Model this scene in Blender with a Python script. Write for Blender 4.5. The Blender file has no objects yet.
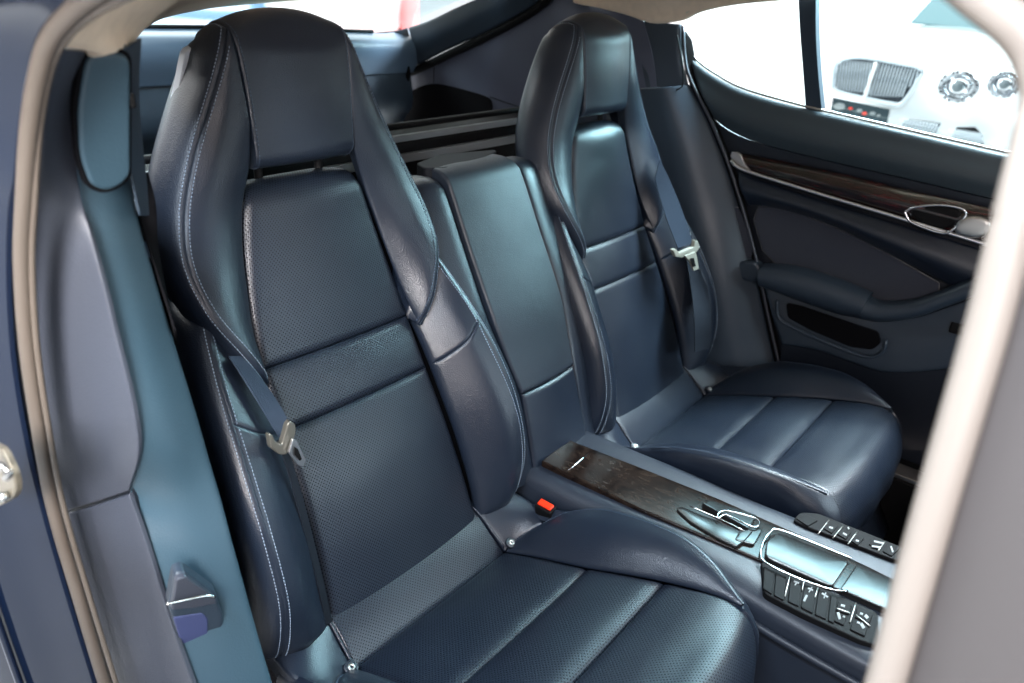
import bpy, math, random
import numpy as np
from mathutils import Vector, Matrix, noise
from mathutils.geometry import delaunay_2d_cdt
random.seed(4)
sc = bpy.context.scene
COL = sc.collection

# ------------------------------------------------------------------ camera
YAW, PIT, ROL = [math.radians(a) for a in (53.226, 25.488, 4.465)]
FPX = 778.86
CAM = np.array([-1.0307, -.6616, .8102])
_d = np.array([math.cos(PIT)*math.sin(YAW), math.cos(PIT)*math.cos(YAW), -math.sin(PIT)])
_r = np.array([math.cos(YAW), -math.sin(YAW), 0.0])
_u = np.cross(_r, _d)
_c, _s = math.cos(ROL), math.sin(ROL)
RR, UU = _c*_r+_s*_u, -_s*_r+_c*_u
cd = bpy.data.cameras.new('camera'); cam = bpy.data.objects.new('camera', cd); COL.objects.link(cam)
cam.matrix_world = Matrix(((RR[0], UU[0], -_d[0], CAM[0]), (RR[1], UU[1], -_d[1], CAM[1]), (RR[2], UU[2], -_d[2], CAM[2]), (0, 0, 0, 1)))
cd.sensor_width = 36; cd.lens = FPX/1024*36; cd.clip_start = .01; cd.clip_end = 200
cd.dof.use_dof = True; cd.dof.focus_distance = 1.15; cd.dof.aperture_fstop = 4.5
sc.camera = cam

def on(px, py, ax, val):
    """point of the real plane (axis = val) that a measured image position belongs to"""
    d = RR*(px-512)/FPX + UU*(341.5-py)/FPX + _d
    t = (val-CAM[ax])/d[ax]
    return CAM+t*d
def onx(px, py, v): return on(px, py, 0, v)
def ony(px, py, v): return on(px, py, 1, v)
def onz(px, py, v): return on(px, py, 2, v)

# ------------------------------------------------------------------ objects
def tag(o, label=None, cat=None, group=None, kind=None):
    for k, v in (('label', label), ('category', cat), ('group', group), ('kind', kind)):
        if v: o[k] = v
    return o
def empty(name, loc, label, cat, group=None):
    o = bpy.data.objects.new(name, None); COL.objects.link(o); o.location = loc
    o.empty_display_size = .05
    bpy.context.view_layer.update()
    return tag(o, label, cat, group)
def link(name, verts, faces, mat, parent=None, uv=None, smooth=True, local=False):
    me = bpy.data.meshes.new(name)
    me.from_pydata([tuple(map(float, v)) for v in verts], [], [tuple(map(int, f)) for f in faces])
    if uv is not None:
        l = me.uv_layers.new(name='UVMap')
        arr = np.zeros(len(me.loops), dtype=np.int32); me.loops.foreach_get('vertex_index', arr)
        l.data.foreach_set('uv', np.asarray(uv, dtype=np.float32)[arr].ravel())
    me.polygons.foreach_set('use_smooth', [smooth]*len(me.polygons))
    me.materials.append(mat); me.update()
    o = bpy.data.objects.new(name, me); COL.objects.link(o)
    if parent is not None:
        o.parent = parent
        if not local:
            # geometry was given in world space: store it relative to the thing it belongs to
            off = Vector((0, 0, 0)); p = parent
            while p is not None: off += p.location; p = p.parent
            me.transform(Matrix.Translation(-off))
    return o

# ------------------------------------------------------------------ geometry tools
def crom(P, t):
    """Catmull-Rom through control points P (n,...) at parameters t in [0,n-1]"""
    P = np.asarray(P, float); n = len(P)
    if n == 2:
        tt = np.asarray(t).reshape((-1,)+(1,)*(P.ndim-1)); return P[0]*(1-tt)+P[1]*tt
    Q = np.concatenate([[2*P[0]-P[1]], P, [2*P[-1]-P[-2]]])
    i = np.clip(np.floor(t).astype(int), 0, n-2); f = (t-i).reshape((-1,)+(1,)*(P.ndim-1))
    a, b, c, d = Q[i], Q[i+1], Q[i+2], Q[i+3]
    return .5*((2*b)+(-a+c)*f+(2*a-5*b+4*c-d)*f*f+(-a+3*b-3*c+d)*f**3)
def spl(P, n):
    P = np.asarray(P, float); d = crom(P, np.linspace(0, len(P)-1, 30*len(P)))
    L = np.concatenate([[0], np.cumsum(np.linalg.norm(np.diff(d, axis=0), axis=1))])
    q = np.linspace(0, L[-1], n)
    return np.stack([np.interp(q, L, d[:, k]) for k in range(d.shape[1])], 1)
def params(L, n, r0, r1):
    """0..1 positions along a length L, with extra ones near rounded ends"""
    s = list(np.linspace(0, L, n))
    for r, f in ((r0, lambda x: x), (r1, lambda x: L-x)):
        if r: s += [f(r*k) for k in (.04, .12, .24, .4, .6, .8, 1.0)]
    s = np.unique(np.round(np.clip(s, 0, L), 5)); keep = [0.0]
    for a in s[1:]:
        if a-keep[-1] > .0002: keep.append(a)
    keep[-1] = L
    return np.array(keep)/L
def groove(d, dep, r):
    q = np.clip(1-d/r, 0, 1); return -dep*(1-np.sqrt(np.clip(1-q*q, 0, 1)))
def fbm(p, s, seed=0):
    return noise.noise(Vector((p[0]*s+seed, p[1]*s+seed*1.7, p[2]*s)))
def patch(name, rows, mat, parent, nu=26, nv=26, g=(None, None, None, None), bulge=0, thick=.02,
          toward=(-1, -1, 1), rough=.0004, flip=None, uvoff=(0, 0), wr=None, store=None):
    """padded surface through rows of control points.  g = (row0, row1, col0, col1) edges: (depth, radius)"""
    R = np.array([spl(r, 41) for r in rows])               # rows x 41 x 3
    nr = len(R)
    Lu = np.linalg.norm(np.diff(R, axis=1), axis=2).sum(1).max()
    D = crom(R, np.linspace(0, nr-1, 20*nr))
    seg = np.linalg.norm(np.diff(D, axis=0), axis=2).mean(1); cl = np.concatenate([[0], np.cumsum(seg)]); Lv = cl[-1]
    rr = [x[1] if x else 0 for x in g]
    tu = params(Lu, nu, rr[2], rr[3]); tv = params(Lv, nv, rr[0], rr[1])
    tvp = np.interp(tv*Lv, cl, np.linspace(0, nr-1, 20*nr))
    G = crom(R, tvp)                                        # nv x 41 x 3
    G = np.array([[ [np.interp(a*40, np.arange(41), G[i, :, k]) for k in range(3)] for a in tu] for i in range(len(tv))])
    nV, nU = G.shape[:2]
    du = np.gradient(G, axis=1); dv = np.gradient(G, axis=0)
    N = np.cross(du, dv); ln = np.linalg.norm(N, axis=2, keepdims=True)
    N = N/np.maximum(ln, 1e-12)
    bad = ln[..., 0] < 1e-10
    if bad.any(): N[bad] = N[~bad].mean(0)
    if (N.reshape(-1, 3).mean(0) @ np.array(toward, float)) < 0: N = -N; sgn = -1
    else: sgn = 1
    N = N/np.maximum(np.linalg.norm(N, axis=2, keepdims=True), 1e-9)
    # true distance to each edge
    au = np.concatenate([np.zeros((nV, 1)), np.cumsum(np.linalg.norm(np.diff(G, axis=1), axis=2), axis=1)], 1)
    av = np.concatenate([np.zeros((1, nU)), np.cumsum(np.linalg.norm(np.diff(G, axis=0), axis=2), axis=0)], 0)
    H = np.zeros((nV, nU))
    for x, dist, tot in ((g[0], av, av[-1:]), (g[1], av[-1:]-av, av[-1:]), (g[2], au, au[:, -1:]), (g[3], au[:, -1:]-au, au[:, -1:])):
        if x:
            H = np.minimum(H, groove(dist, *x)*np.clip(tot/(2.5*x[1]), 0, 1))
    su = au/np.maximum(au[:, -1:], 1e-6); sv = av/np.maximum(av[-1:], 1e-6)
    if bulge: H = H+bulge*(np.sin(np.pi*su)**.7)*(np.sin(np.pi*sv)**.7)
    for i in range(nV):
        for j in range(nU):
            p = G[i, j]
            H[i, j] += rough*fbm(p, 12, 3)+rough*.25*fbm(p, 30, 7)
            if wr: H[i, j] += wr(su[i, j], sv[i, j], p)
    T = G+N*H[..., None]
    uvg = np.stack([(tu*Lu)[None, :].repeat(nV, 0)-Lu/2+uvoff[0], (tv*Lv)[:, None].repeat(nU, 1)+uvoff[1]], 2)
    V = list(T.reshape(-1, 3)); UV = list(uvg.reshape(-1, 2)); F = []
    for i in range(nV-1):
        for j in range(nU-1):
            q = (i*nU+j, i*nU+j+1, (i+1)*nU+j+1, (i+1)*nU+j)
            F.append(q if sgn > 0 else q[::-1])
    if thick:
        B = T-N*thick; off = len(V); V += list(B.reshape(-1, 3)); UV += list(uvg.reshape(-1, 2))
        for i in range(nV-1):
            for j in range(nU-1):
                q = (off+i*nU+j, off+(i+1)*nU+j, off+(i+1)*nU+j+1, off+i*nU+j+1)
                F.append(q if sgn > 0 else q[::-1])
        loop = [(0, j) for j in range(nU)]+[(i, nU-1) for i in range(1, nV)]+[(nV-1, j) for j in range(nU-2, -1, -1)]+[(i, 0) for i in range(nV-2, 0, -1)]
        o2 = len(V); m = len(loop)
        for (i, j) in loop: V.append(T[i, j]); UV.append(uvg[i, j])
        for (i, j) in loop: V.append(B[i, j]); UV.append(uvg[i, j])
        for k in range(m):
            a, b = k, (k+1) % m; q = (o2+a, o2+m+a, o2+m+b, o2+b); F.append(q if sgn > 0 else q[::-1])
    o = link(name, V, F, mat, parent, UV)
    o_info = dict(T=T, N=N, au=au, av=av)
    if store is not None: store.append(o_info)
    return o, o_info

def edge_line(info, side, dist, lift=.0004):
    """points of a padded surface running parallel to one of its edges"""
    T, N, au, av = info['T'], info['N'], info['au'], info['av']; out = []
    if side in ('c0', 'c1'):
        for i in range(T.shape[0]):
            a = au[i]; L = a[-1]
            if L < dist*1.3: continue
            q = dist if side == 'c0' else L-dist
            out.append(([np.interp(q, a, T[i, :, k]) for k in range(3)], [np.interp(q, a, N[i, :, k]) for k in range(3)]))
    else:
        for j in range(T.shape[1]):
            a = av[:, j]; L = a[-1]
            if L < dist*1.3: continue
            q = dist if side == 'r0' else L-dist
            out.append(([np.interp(q, a, T[:, j, k]) for k in range(3)], [np.interp(q, a, N[:, j, k]) for k in range(3)]))
    P = np.array([o[0] for o in out]); Nn = np.array([o[1] for o in out])
    Nn = Nn/np.maximum(np.linalg.norm(Nn, axis=1, keepdims=True), 1e-9)
    return P+Nn*lift, Nn
def stitches(name, lines, mat, parent, step=.0046, length=.0031, rad=.00062):
    V = []; F = []
    for P, Nn in lines:
        L = np.concatenate([[0], np.cumsum(np.linalg.norm(np.diff(P, axis=0), axis=1))])
        n = int((L[-1]-.004)/step)
        for k in range(max(n, 0)):
            s0 = .002+k*step+random.uniform(-.0002, .0002); a = []
            for s in (s0, s0+length*.5, s0+length):
                a.append(np.array([np.interp(s, L, P[:, q]) for q in range(3)]))
            nn = np.array([np.interp(s0, L, Nn[:, q]) for q in range(3)])
            d = a[2]-a[0]; d = d/max(np.linalg.norm(d), 1e-9); b = np.cross(d, nn); b /= max(np.linalg.norm(b), 1e-9)
            base = len(V)
            for i, (c, sc_, up) in enumerate(((a[0], .55, -.3), (a[1], 1, .5), (a[2], .55, -.3))):
                c = c+nn*rad*up
                V += [c+b*rad*sc_, c+nn*rad*sc_, c-b*rad*sc_, c-nn*rad*sc_]
            for i in (0, 4):
                for q in range(4):
                    F.append((base+i+q, base+i+(q+1) % 4, base+i+4+(q+1) % 4, base+i+4+q))
            F.append((base+3, base+2, base+1, base)); F.append((base+8, base+9, base+10, base+11))
    return link(name, V, F, mat, parent)
def chaikin(P, n=2, closed=True):
    P = np.asarray(P, float)
    for _ in range(n):
        Q = []
        m = len(P)
        for i in range(m if closed else m-1):
            a, b = P[i], P[(i+1) % m]; Q += [a*.75+b*.25, a*.25+b*.75]
        if not closed: Q = [P[0]]+Q+[P[-1]]
        P = np.array(Q)
    return P
def rnd(P, rad, k=5):
    P = np.asarray(P, float); out = []; m = len(P)
    for i in range(m):
        a, b, c = P[i-1], P[i], P[(i+1) % m]; da, dc = a-b, c-b; la, lc = np.linalg.norm(da), np.linalg.norm(dc)
        r_ = min(rad, .45*la, .45*lc); p, q = b+da/la*r_, b+dc/lc*r_
        for t in np.linspace(0, 1, k): out.append(p*(1-t)**2+2*b*t*(1-t)+q*t*t)
    return np.array(out)
def pad(name, pts, mat, parent, toward=(-1, -1, 1), thick=.008, r=.004, dep=.003, res=.006, smooth=2, bulge=0, lift=0, bend=None, rough=0):
    """cushioned or bevelled plate from a flat outline given as 3D points"""
    P = np.array(pts, float)
    if isinstance(smooth, float): P = rnd(P, smooth)
    elif smooth: P = chaikin(P, smooth)
    c = P.mean(0); u, s, vt = np.linalg.svd(P-c); a, b, n = vt[0], vt[1], vt[2]
    if n @ np.array(toward, float) < 0: n = -n
    b = np.cross(n, a)
    Q = np.stack([(P-c)@a, (P-c)@b], 1)
    area = .5*np.sum(Q[:, 0]*np.roll(Q[:, 1], -1)-Q[:, 1]*np.roll(Q[:, 0], -1))
    if area < 0: Q = Q[::-1]
    # resample outline
    Lc = np.concatenate([[0], np.cumsum(np.linalg.norm(np.diff(np.vstack([Q, Q[:1]]), axis=0), axis=1))])
    extra = []
    QQ = np.vstack([Q, Q[:1]])
    m = max(int(Lc[-1]/res), 16); s_ = np.linspace(0, Lc[-1], m, endpoint=False)
    if not smooth or isinstance(smooth, float): s_ = np.unique(np.round(np.concatenate([s_, Lc[:-1]]), 6))
    B = np.stack([np.interp(s_, Lc, QQ[:, 0]), np.interp(s_, Lc, QQ[:, 1])], 1); m = len(B)
    A0, A1 = B, np.roll(B, -1, 0)
    def dist(p):
        d = A1-A0; t = np.clip(((p-A0)*d).sum(1)/np.maximum((d*d).sum(1), 1e-12), 0, 1)
        return np.sqrt((((A0+t[:, None]*d)-p)**2).sum(1).min())
    def inside(p):
        x, y = p; cnt = False
        for (x0, y0), (x1, y1) in zip(A0, A1):
            if (y0 > y) != (y1 > y) and x < (x1-x0)*(y-y0)/(y1-y0)+x0: cnt = not cnt
        return cnt
    pts2 = [tuple(p) for p in B]; 
    tn = np.roll(B, -1, 0)-np.roll(B, 1, 0); tn /= np.maximum(np.linalg.norm(tn, axis=1, keepdims=True), 1e-9)
    nn = np.stack([-tn[:, 1], tn[:, 0]], 1)
    for e in (.08, .25, .5, .8, 1.05):
        for p in B+nn*e*r:
            if dist(p) > .93*e*r and inside(p): pts2.append(tuple(p))
    lo, hi = B.min(0), B.max(0)
    gs = max(res, max(hi-lo)/60)
    for x in np.arange(lo[0], hi[0], gs):
        for y in np.arange(lo[1], hi[1], gs):
            p = np.array([x+gs*.3, y+gs*.3])
            if inside(p) and dist(p) > 1.3*r: pts2.append(tuple(p))
    vs, es, fs, *_ = delaunay_2d_cdt([Vector(p) for p in pts2], [(i, (i+1) % m) for i in range(m)], [], 1, 1e-7)
    vs = np.array([tuple(v) for v in vs]); dd = np.array([dist(p) for p in vs]); dd[:m] = 0
    mx = dd.max()
    h = groove(dd, dep, r)+bulge*np.sqrt(np.clip(1-(1-dd/mx)**2, 0, 1))+lift
    W = c+vs[:, :1]*a+vs[:, 1:]*b
    if rough: h = h+np.array([rough*fbm(w, 14, 5) for w in W])
    if bend is not None: h = h+np.array([bend(*p) for p in vs])
    T = W+h[:, None]*n
    F = []
    for f in fs:
        q = vs[list(f)]; ar = .5*np.sum(q[:, 0]*np.roll(q[:, 1], -1)-q[:, 1]*np.roll(q[:, 0], -1))
        F.append(tuple(f) if ar > 0 else tuple(f[::-1]))
    V = list(T); o1 = len(V); Bk = T-n*thick
    V += list(Bk); F += [tuple(o1+i for i in f[::-1]) for f in list(F)]
    o2 = len(V); V += list(T[:m]); V += list(Bk[:m])
    for k in range(m): q = (k+1) % m; F.append((o2+k, o2+m+k, o2+m+q, o2+q))
    uv = list(vs)+list(vs)+list(vs[:m])+list(vs[:m])
    return link(name, V, F, mat, parent, uv)
def tube(name, P, rad, mat, parent, n=10, res=40, closed=False, flat=None, smooth=True):
    """swept round (or flattened) bar; flat = (wide radius, thin radius, axis of the wide side)"""
    P = np.array(P, float)
    if closed: P = np.vstack([P, P[:1]])
    C = spl(P, res) if smooth else P
    k = len(C); t = np.gradient(C, axis=0); t /= np.maximum(np.linalg.norm(t, axis=1, keepdims=True), 1e-9)
    ref = np.array(flat[2] if flat else (.3, .2, .93), float)
    V = []; F = []
    for i in range(k):
        b = ref-t[i]*(ref@t[i]); b /= max(np.linalg.norm(b), 1e-9); cc = np.cross(t[i], b)
        ra, rb = (flat[0], flat[1]) if flat else (rad, rad)
        for q in range(n):
            th = 2*math.pi*q/n; V.append(C[i]+b*ra*math.cos(th)+cc*rb*math.sin(th))
    for i in range(k-1):
        for q in range(n): F.append((i*n+q, i*n+(q+1) % n, (i+1)*n+(q+1) % n, (i+1)*n+q))
    if not closed: F.append(tuple(range(n))[::-1]); F.append(tuple((k-1)*n+q for q in range(n)))
    return link(name, V, F, mat, parent)
def box(name, c, size, mat, parent, bev=.002, rot=None):
    """box with bevelled edges"""
    import bmesh
    bm = bmesh.new(); bmesh.ops.create_cube(bm, size=1)
    bmesh.ops.scale(bm, vec=size, verts=bm.verts)
    if bev: bmesh.ops.bevel(bm, geom=list(bm.edges), offset=bev, segments=3, affect='EDGES', profile=.6)
    if rot is not None: bmesh.ops.transform(bm, matrix=rot, verts=bm.verts)
    bmesh.ops.translate(bm, vec=c, verts=bm.verts)
    V = [v.co[:] for v in bm.verts]; bm.verts.index_update(); F = [[v.index for v in f.verts] for f in bm.faces]; bm.free()
    return link(name, V, F, mat, parent, smooth=False)
def merge(name, objs, mat=None):
    """join freshly made pieces of ONE part into one mesh"""
    V = []; F = []
    for o in objs:
        off = len(V); V += [v.co[:] for v in o.data.vertices]; F += [[off+i for i in p.vertices] for p in o.data.polygons]
    par = objs[0].parent; m = mat or objs[0].data.materials[0]
    o = link(name, V, F, m, par, local=True)
    for x in objs: bpy.data.objects.remove(x)
    return o

# ------------------------------------------------------------------ materials
def mat(name, col, rough=.5, metal=0, spec=.5, coat=0, coatr=.05, emit=None, grain=0, gscale=700, perf=0, mott=0, tint=None, sheen=0, weave=0):
    m = bpy.data.materials.new(name); m.use_nodes = True; nt = m.node_tree; b = nt.nodes['Principled BSDF']; L = nt.links.new
    b.inputs['Base Color'].default_value = (*col, 1); b.inputs['Roughness'].default_value = rough; b.inputs['Metallic'].default_value = metal
    b.inputs['Specular IOR Level'].default_value = spec; b.inputs['Coat Weight'].default_value = coat; b.inputs['Coat Roughness'].default_value = coatr
    if sheen: b.inputs['Sheen Weight'].default_value = sheen
    if emit: b.inputs['Emission Color'].default_value = (*emit[:3], 1); b.inputs['Emission Strength'].default_value = emit[3]
    tc = nt.nodes.new('ShaderNodeTexCoord')
    def N(scale, det=2, src='Object'):
        n = nt.nodes.new('ShaderNodeTexNoise'); n.inputs['Scale'].default_value = scale; n.inputs['Detail'].default_value = det; L(tc.outputs[src], n.inputs['Vector']); return n
    def M(op, a, b_=None, c=None):
        n = nt.nodes.new('ShaderNodeMath'); n.operation = op
        for i, x in enumerate((a, b_, c)):
            if x is None: continue
            if isinstance(x, (int, float)): n.inputs[i].default_value = x
            else: L(x, n.inputs[i])
        return n.outputs[0]
    height = None; colour = None
    if grain:
        v = nt.nodes.new('ShaderNodeTexVoronoi'); v.inputs['Scale'].default_value = gscale; L(tc.outputs['Object'], v.inputs['Vector'])
        height = M('MULTIPLY', v.outputs['Distance'], grain)
        wn = N(24, 2); wn.inputs['Distortion'].default_value = .25; height = M('ADD', height, M('MULTIPLY', wn.outputs['Fac'], 1.7*grain))
        n2 = N(9, 3); rr_ = nt.nodes.new('ShaderNodeMapRange'); L(n2.outputs['Fac'], rr_.inputs[0])
        rr_.inputs[1].default_value = .3; rr_.inputs[2].default_value = .7; rr_.inputs[3].default_value = rough-.05; rr_.inputs[4].default_value = rough+.07
        L(rr_.outputs[0], b.inputs['Roughness'])
    if mott:
        n3 = N(mott[0], 4); mx = nt.nodes.new('ShaderNodeMix'); mx.data_type = 'RGBA'
        mx.inputs['A'].default_value = (*col, 1); mx.inputs['B'].default_value = (*mott[1], 1)
        mr = nt.nodes.new('ShaderNodeMapRange'); L(n3.outputs['Fac'], mr.inputs[0]); mr.inputs[1].default_value = .38; mr.inputs[2].default_value = .66
        L(mr.outputs[0], mx.inputs['Factor']); colour = mx.outputs['Result']; L(colour, b.inputs['Base Color'])
    if perf or weave:
        sp = nt.nodes.new('ShaderNodeSeparateXYZ'); L(tc.outputs['UV'], sp.inputs[0])
    if perf:
        k = math.pi/perf
        cu = M('COSINE', M('MULTIPLY', sp.outputs[0], k)); cv = M('COSINE', M('MULTIPLY', sp.outputs[1], k))
        pr = M('MULTIPLY', cu, cv)
        mr = nt.nodes.new('ShaderNodeMapRange'); mr.interpolation_type = 'SMOOTHSTEP'; L(pr, mr.inputs[0]); mr.inputs[1].default_value = .36; mr.inputs[2].default_value = .74
        dot = mr.outputs[0]
        mx = nt.nodes.new('ShaderNodeMix'); mx.data_type = 'RGBA'
        if colour is not None: L(colour, mx.inputs['A'])
        else: mx.inputs['A'].default_value = (*col, 1)
        mx.inputs['B'].default_value = (col[0]*.05, col[1]*.05, col[2]*.06, 1)
        L(dot, mx.inputs['Factor']); L(mx.outputs['Result'], b.inputs['Base Color'])
        pit = M('MULTIPLY', dot, -1.15)
        height = M('ADD', height, pit) if height is not None else pit
        L(M('SUBTRACT', .5, M('MULTIPLY', dot, .42)), b.inputs['Specular IOR Level'])
    if weave:
        w = M('MULTIPLY', M('SINE', M('MULTIPLY', sp.outputs[0], weave)), M('SINE', M('MULTIPLY', sp.outputs[1], weave*1.3)))
        height = w
    if height is not None:
        bp = nt.nodes.new('ShaderNodeBump'); bp.inputs['Strength'].default_value = .55; bp.inputs['Distance'].default_value = .0005
        L(height, bp.inputs['Height']); L(bp.outputs[0], b.inputs['Normal'])
    return m
NAVY = (.0078, .0120, .0215)
leather = mat('navy_leather', NAVY, .33, grain=.9, gscale=650, mott=(6, (.0098, .0152, .026)))
leather_perf = mat('perforated_navy_leather', NAVY, .34, grain=.7, gscale=650, perf=.0029, mott=(6, (.0098, .0148, .025)))
leather_dark = mat('dark_navy_leather', (.008, .011, .018), .4, grain=.8)
trim_blue = mat('navy_soft_trim', (.022, .034, .05), .42, grain=.6, gscale=500)
trim_glare = mat('glare_soft_trim', (.036, .041, .055), .42, grain=.6, gscale=500)  # glare on navy leather, put into the base colour
alcantara = mat('grey_suede', (.022, .027, .042), .9, sheen=.5, grain=.5, gscale=900)
trim_cyan_lit = mat('cyan_lit_soft_trim', (.030, .060, .082), .38, grain=.6, gscale=500)  # navy trim with cyan window light mixed into its base colour
thread = mat('pale_blue_thread', (.26, .32, .4), .6)
thread_dim = mat('navy_thread', (.07, .1, .15), .55)
black = mat('black_plastic', (.0045, .0045, .005), .6, spec=.12)
console_trim = mat('console_navy_trim', (.013, .018, .028), .45, grain=.6, gscale=500)
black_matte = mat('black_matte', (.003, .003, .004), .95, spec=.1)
carpet = mat('dark_carpet', (.012, .013, .018), .95, mott=(220, (.03, .032, .04)))
bright_metal = mat('bright_metal', (.85, .85, .87), .33, metal=1)
chrome = mat('chrome', (.78, .78, .8), .12, metal=1)
satin = mat('satin_metal', (.55, .53, .5), .3, metal=1)
steel = mat('brushed_steel', (.6, .6, .58), .25, metal=1)
bronze_plastic = mat('bronze_grey_metal', (.22, .21, .18), .3, metal=.7)
bone_plastic = mat('bone_plastic', (.24, .235, .20), .4)
white_plastic = mat('white_plastic', (.62, .66, .72), .35)
red_plastic = mat('red_plastic', (.85, .035, .008), .3)
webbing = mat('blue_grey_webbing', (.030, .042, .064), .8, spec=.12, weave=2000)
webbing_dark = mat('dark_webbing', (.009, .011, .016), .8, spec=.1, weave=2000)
rubber = mat('taupe_rubber_seal', (.075, .060, .048), .5)
cream = mat('cream_headliner', (.78, .62, .47), .85, mott=(60, (.72, .57, .43)))
paint = mat('dark_blue_metallic_paint', (.004, .008, .020), .12, metal=0, spec=.3, coat=.35, coatr=.03)
glossy_black = mat('glossy_black_lacquer', (.012, .012, .012), .14, spec=.26)
pillar_strip = mat('cream_pillar_edge', (.32, .275, .235), .45)
pillar_trim = mat('taupe_pillar_trim', (.088, .078, .075), .6)
white_wall = mat('white_wall', (.86, .86, .86), .7)
floor_m = mat('pale_floor', (.7, .7, .7), .3)
car_white = mat('white_car_paint', (.85, .85, .85), .2, coat=1)
car_red = mat('red_car_paint', (.6, .03, .03), .2, coat=1)
car_blue = mat('blue_grey_car_paint', (.06, .13, .22), .3, coat=1)
grille_m = mat('grille_mesh', (.62, .66, .7), .35, metal=.5)
mark = mat('white_marking', (.24, .25, .25), .6)

def wood_mat():
    m = mat('dark_burr_wood', (.03, .015, .01), .16, spec=.16); nt = m.node_tree; L = nt.links.new; b = nt.nodes['Principled BSDF']
    tc = nt.nodes.new('ShaderNodeTexCoord'); mp = nt.nodes.new('ShaderNodeMapping'); mp.inputs['Scale'].default_value = (26, 9, 20); L(tc.outputs['Object'], mp.inputs[0])
    n = nt.nodes.new('ShaderNodeTexNoise'); n.inputs['Scale'].default_value = 2.2; n.inputs['Detail'].default_value = 8; n.inputs['Distortion'].default_value = 2.6; L(mp.outputs[0], n.inputs[0])
    r = nt.nodes.new('ShaderNodeValToRGB'); e = r.color_ramp.elements
    e[0].position = .34; e[0].color = (.003, .002, .002, 1); e[1].position = .74; e[1].color = (.022, .015, .011, 1)
    x = e.new(.52); x.color = (.013, .008, .006, 1)
    L(n.outputs[0], r.inputs[0]); L(r.outputs[0], b.inputs['Base Color'])
    return m
wood = wood_mat()
def red_wood_mat():
    m = wood_mat(); m.name = 'dark_red_wood'; m.node_tree.nodes['Principled BSDF'].inputs['Coat Weight'].default_value = 1; m.node_tree.nodes['Principled BSDF'].inputs['Coat Roughness'].default_value = .16
    for n in m.node_tree.nodes:
        if n.type == 'VALTORGB': n.color_ramp.elements[2].color = (.07, .008, .010, 1)
        if n.type == 'MAPPING': n.inputs['Scale'].default_value = (10, 5, 60)
    return m
wood_red = red_wood_mat()
def glass_mat(name, tint, mixf):
    m = bpy.data.materials.new(name); m.use_nodes = True; nt = m.node_tree; nt.nodes.clear(); L = nt.links.new
    o = nt.nodes.new('ShaderNodeOutputMaterial'); t = nt.nodes.new('ShaderNodeBsdfTransparent'); t.inputs[0].default_value = (*tint, 1)
    g = nt.nodes.new('ShaderNodeBsdfGlossy'); g.inputs['Roughness'].default_value = .02; mx = nt.nodes.new('ShaderNodeMixShader'); mx.inputs[0].default_value = mixf
    L(t.outputs[0], mx.inputs[1]); L(g.outputs[0], mx.inputs[2]); L(mx.outputs[0], o.inputs[0]); return m
glass = glass_mat('window_glass', (.80, .94, .95), .05)

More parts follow.
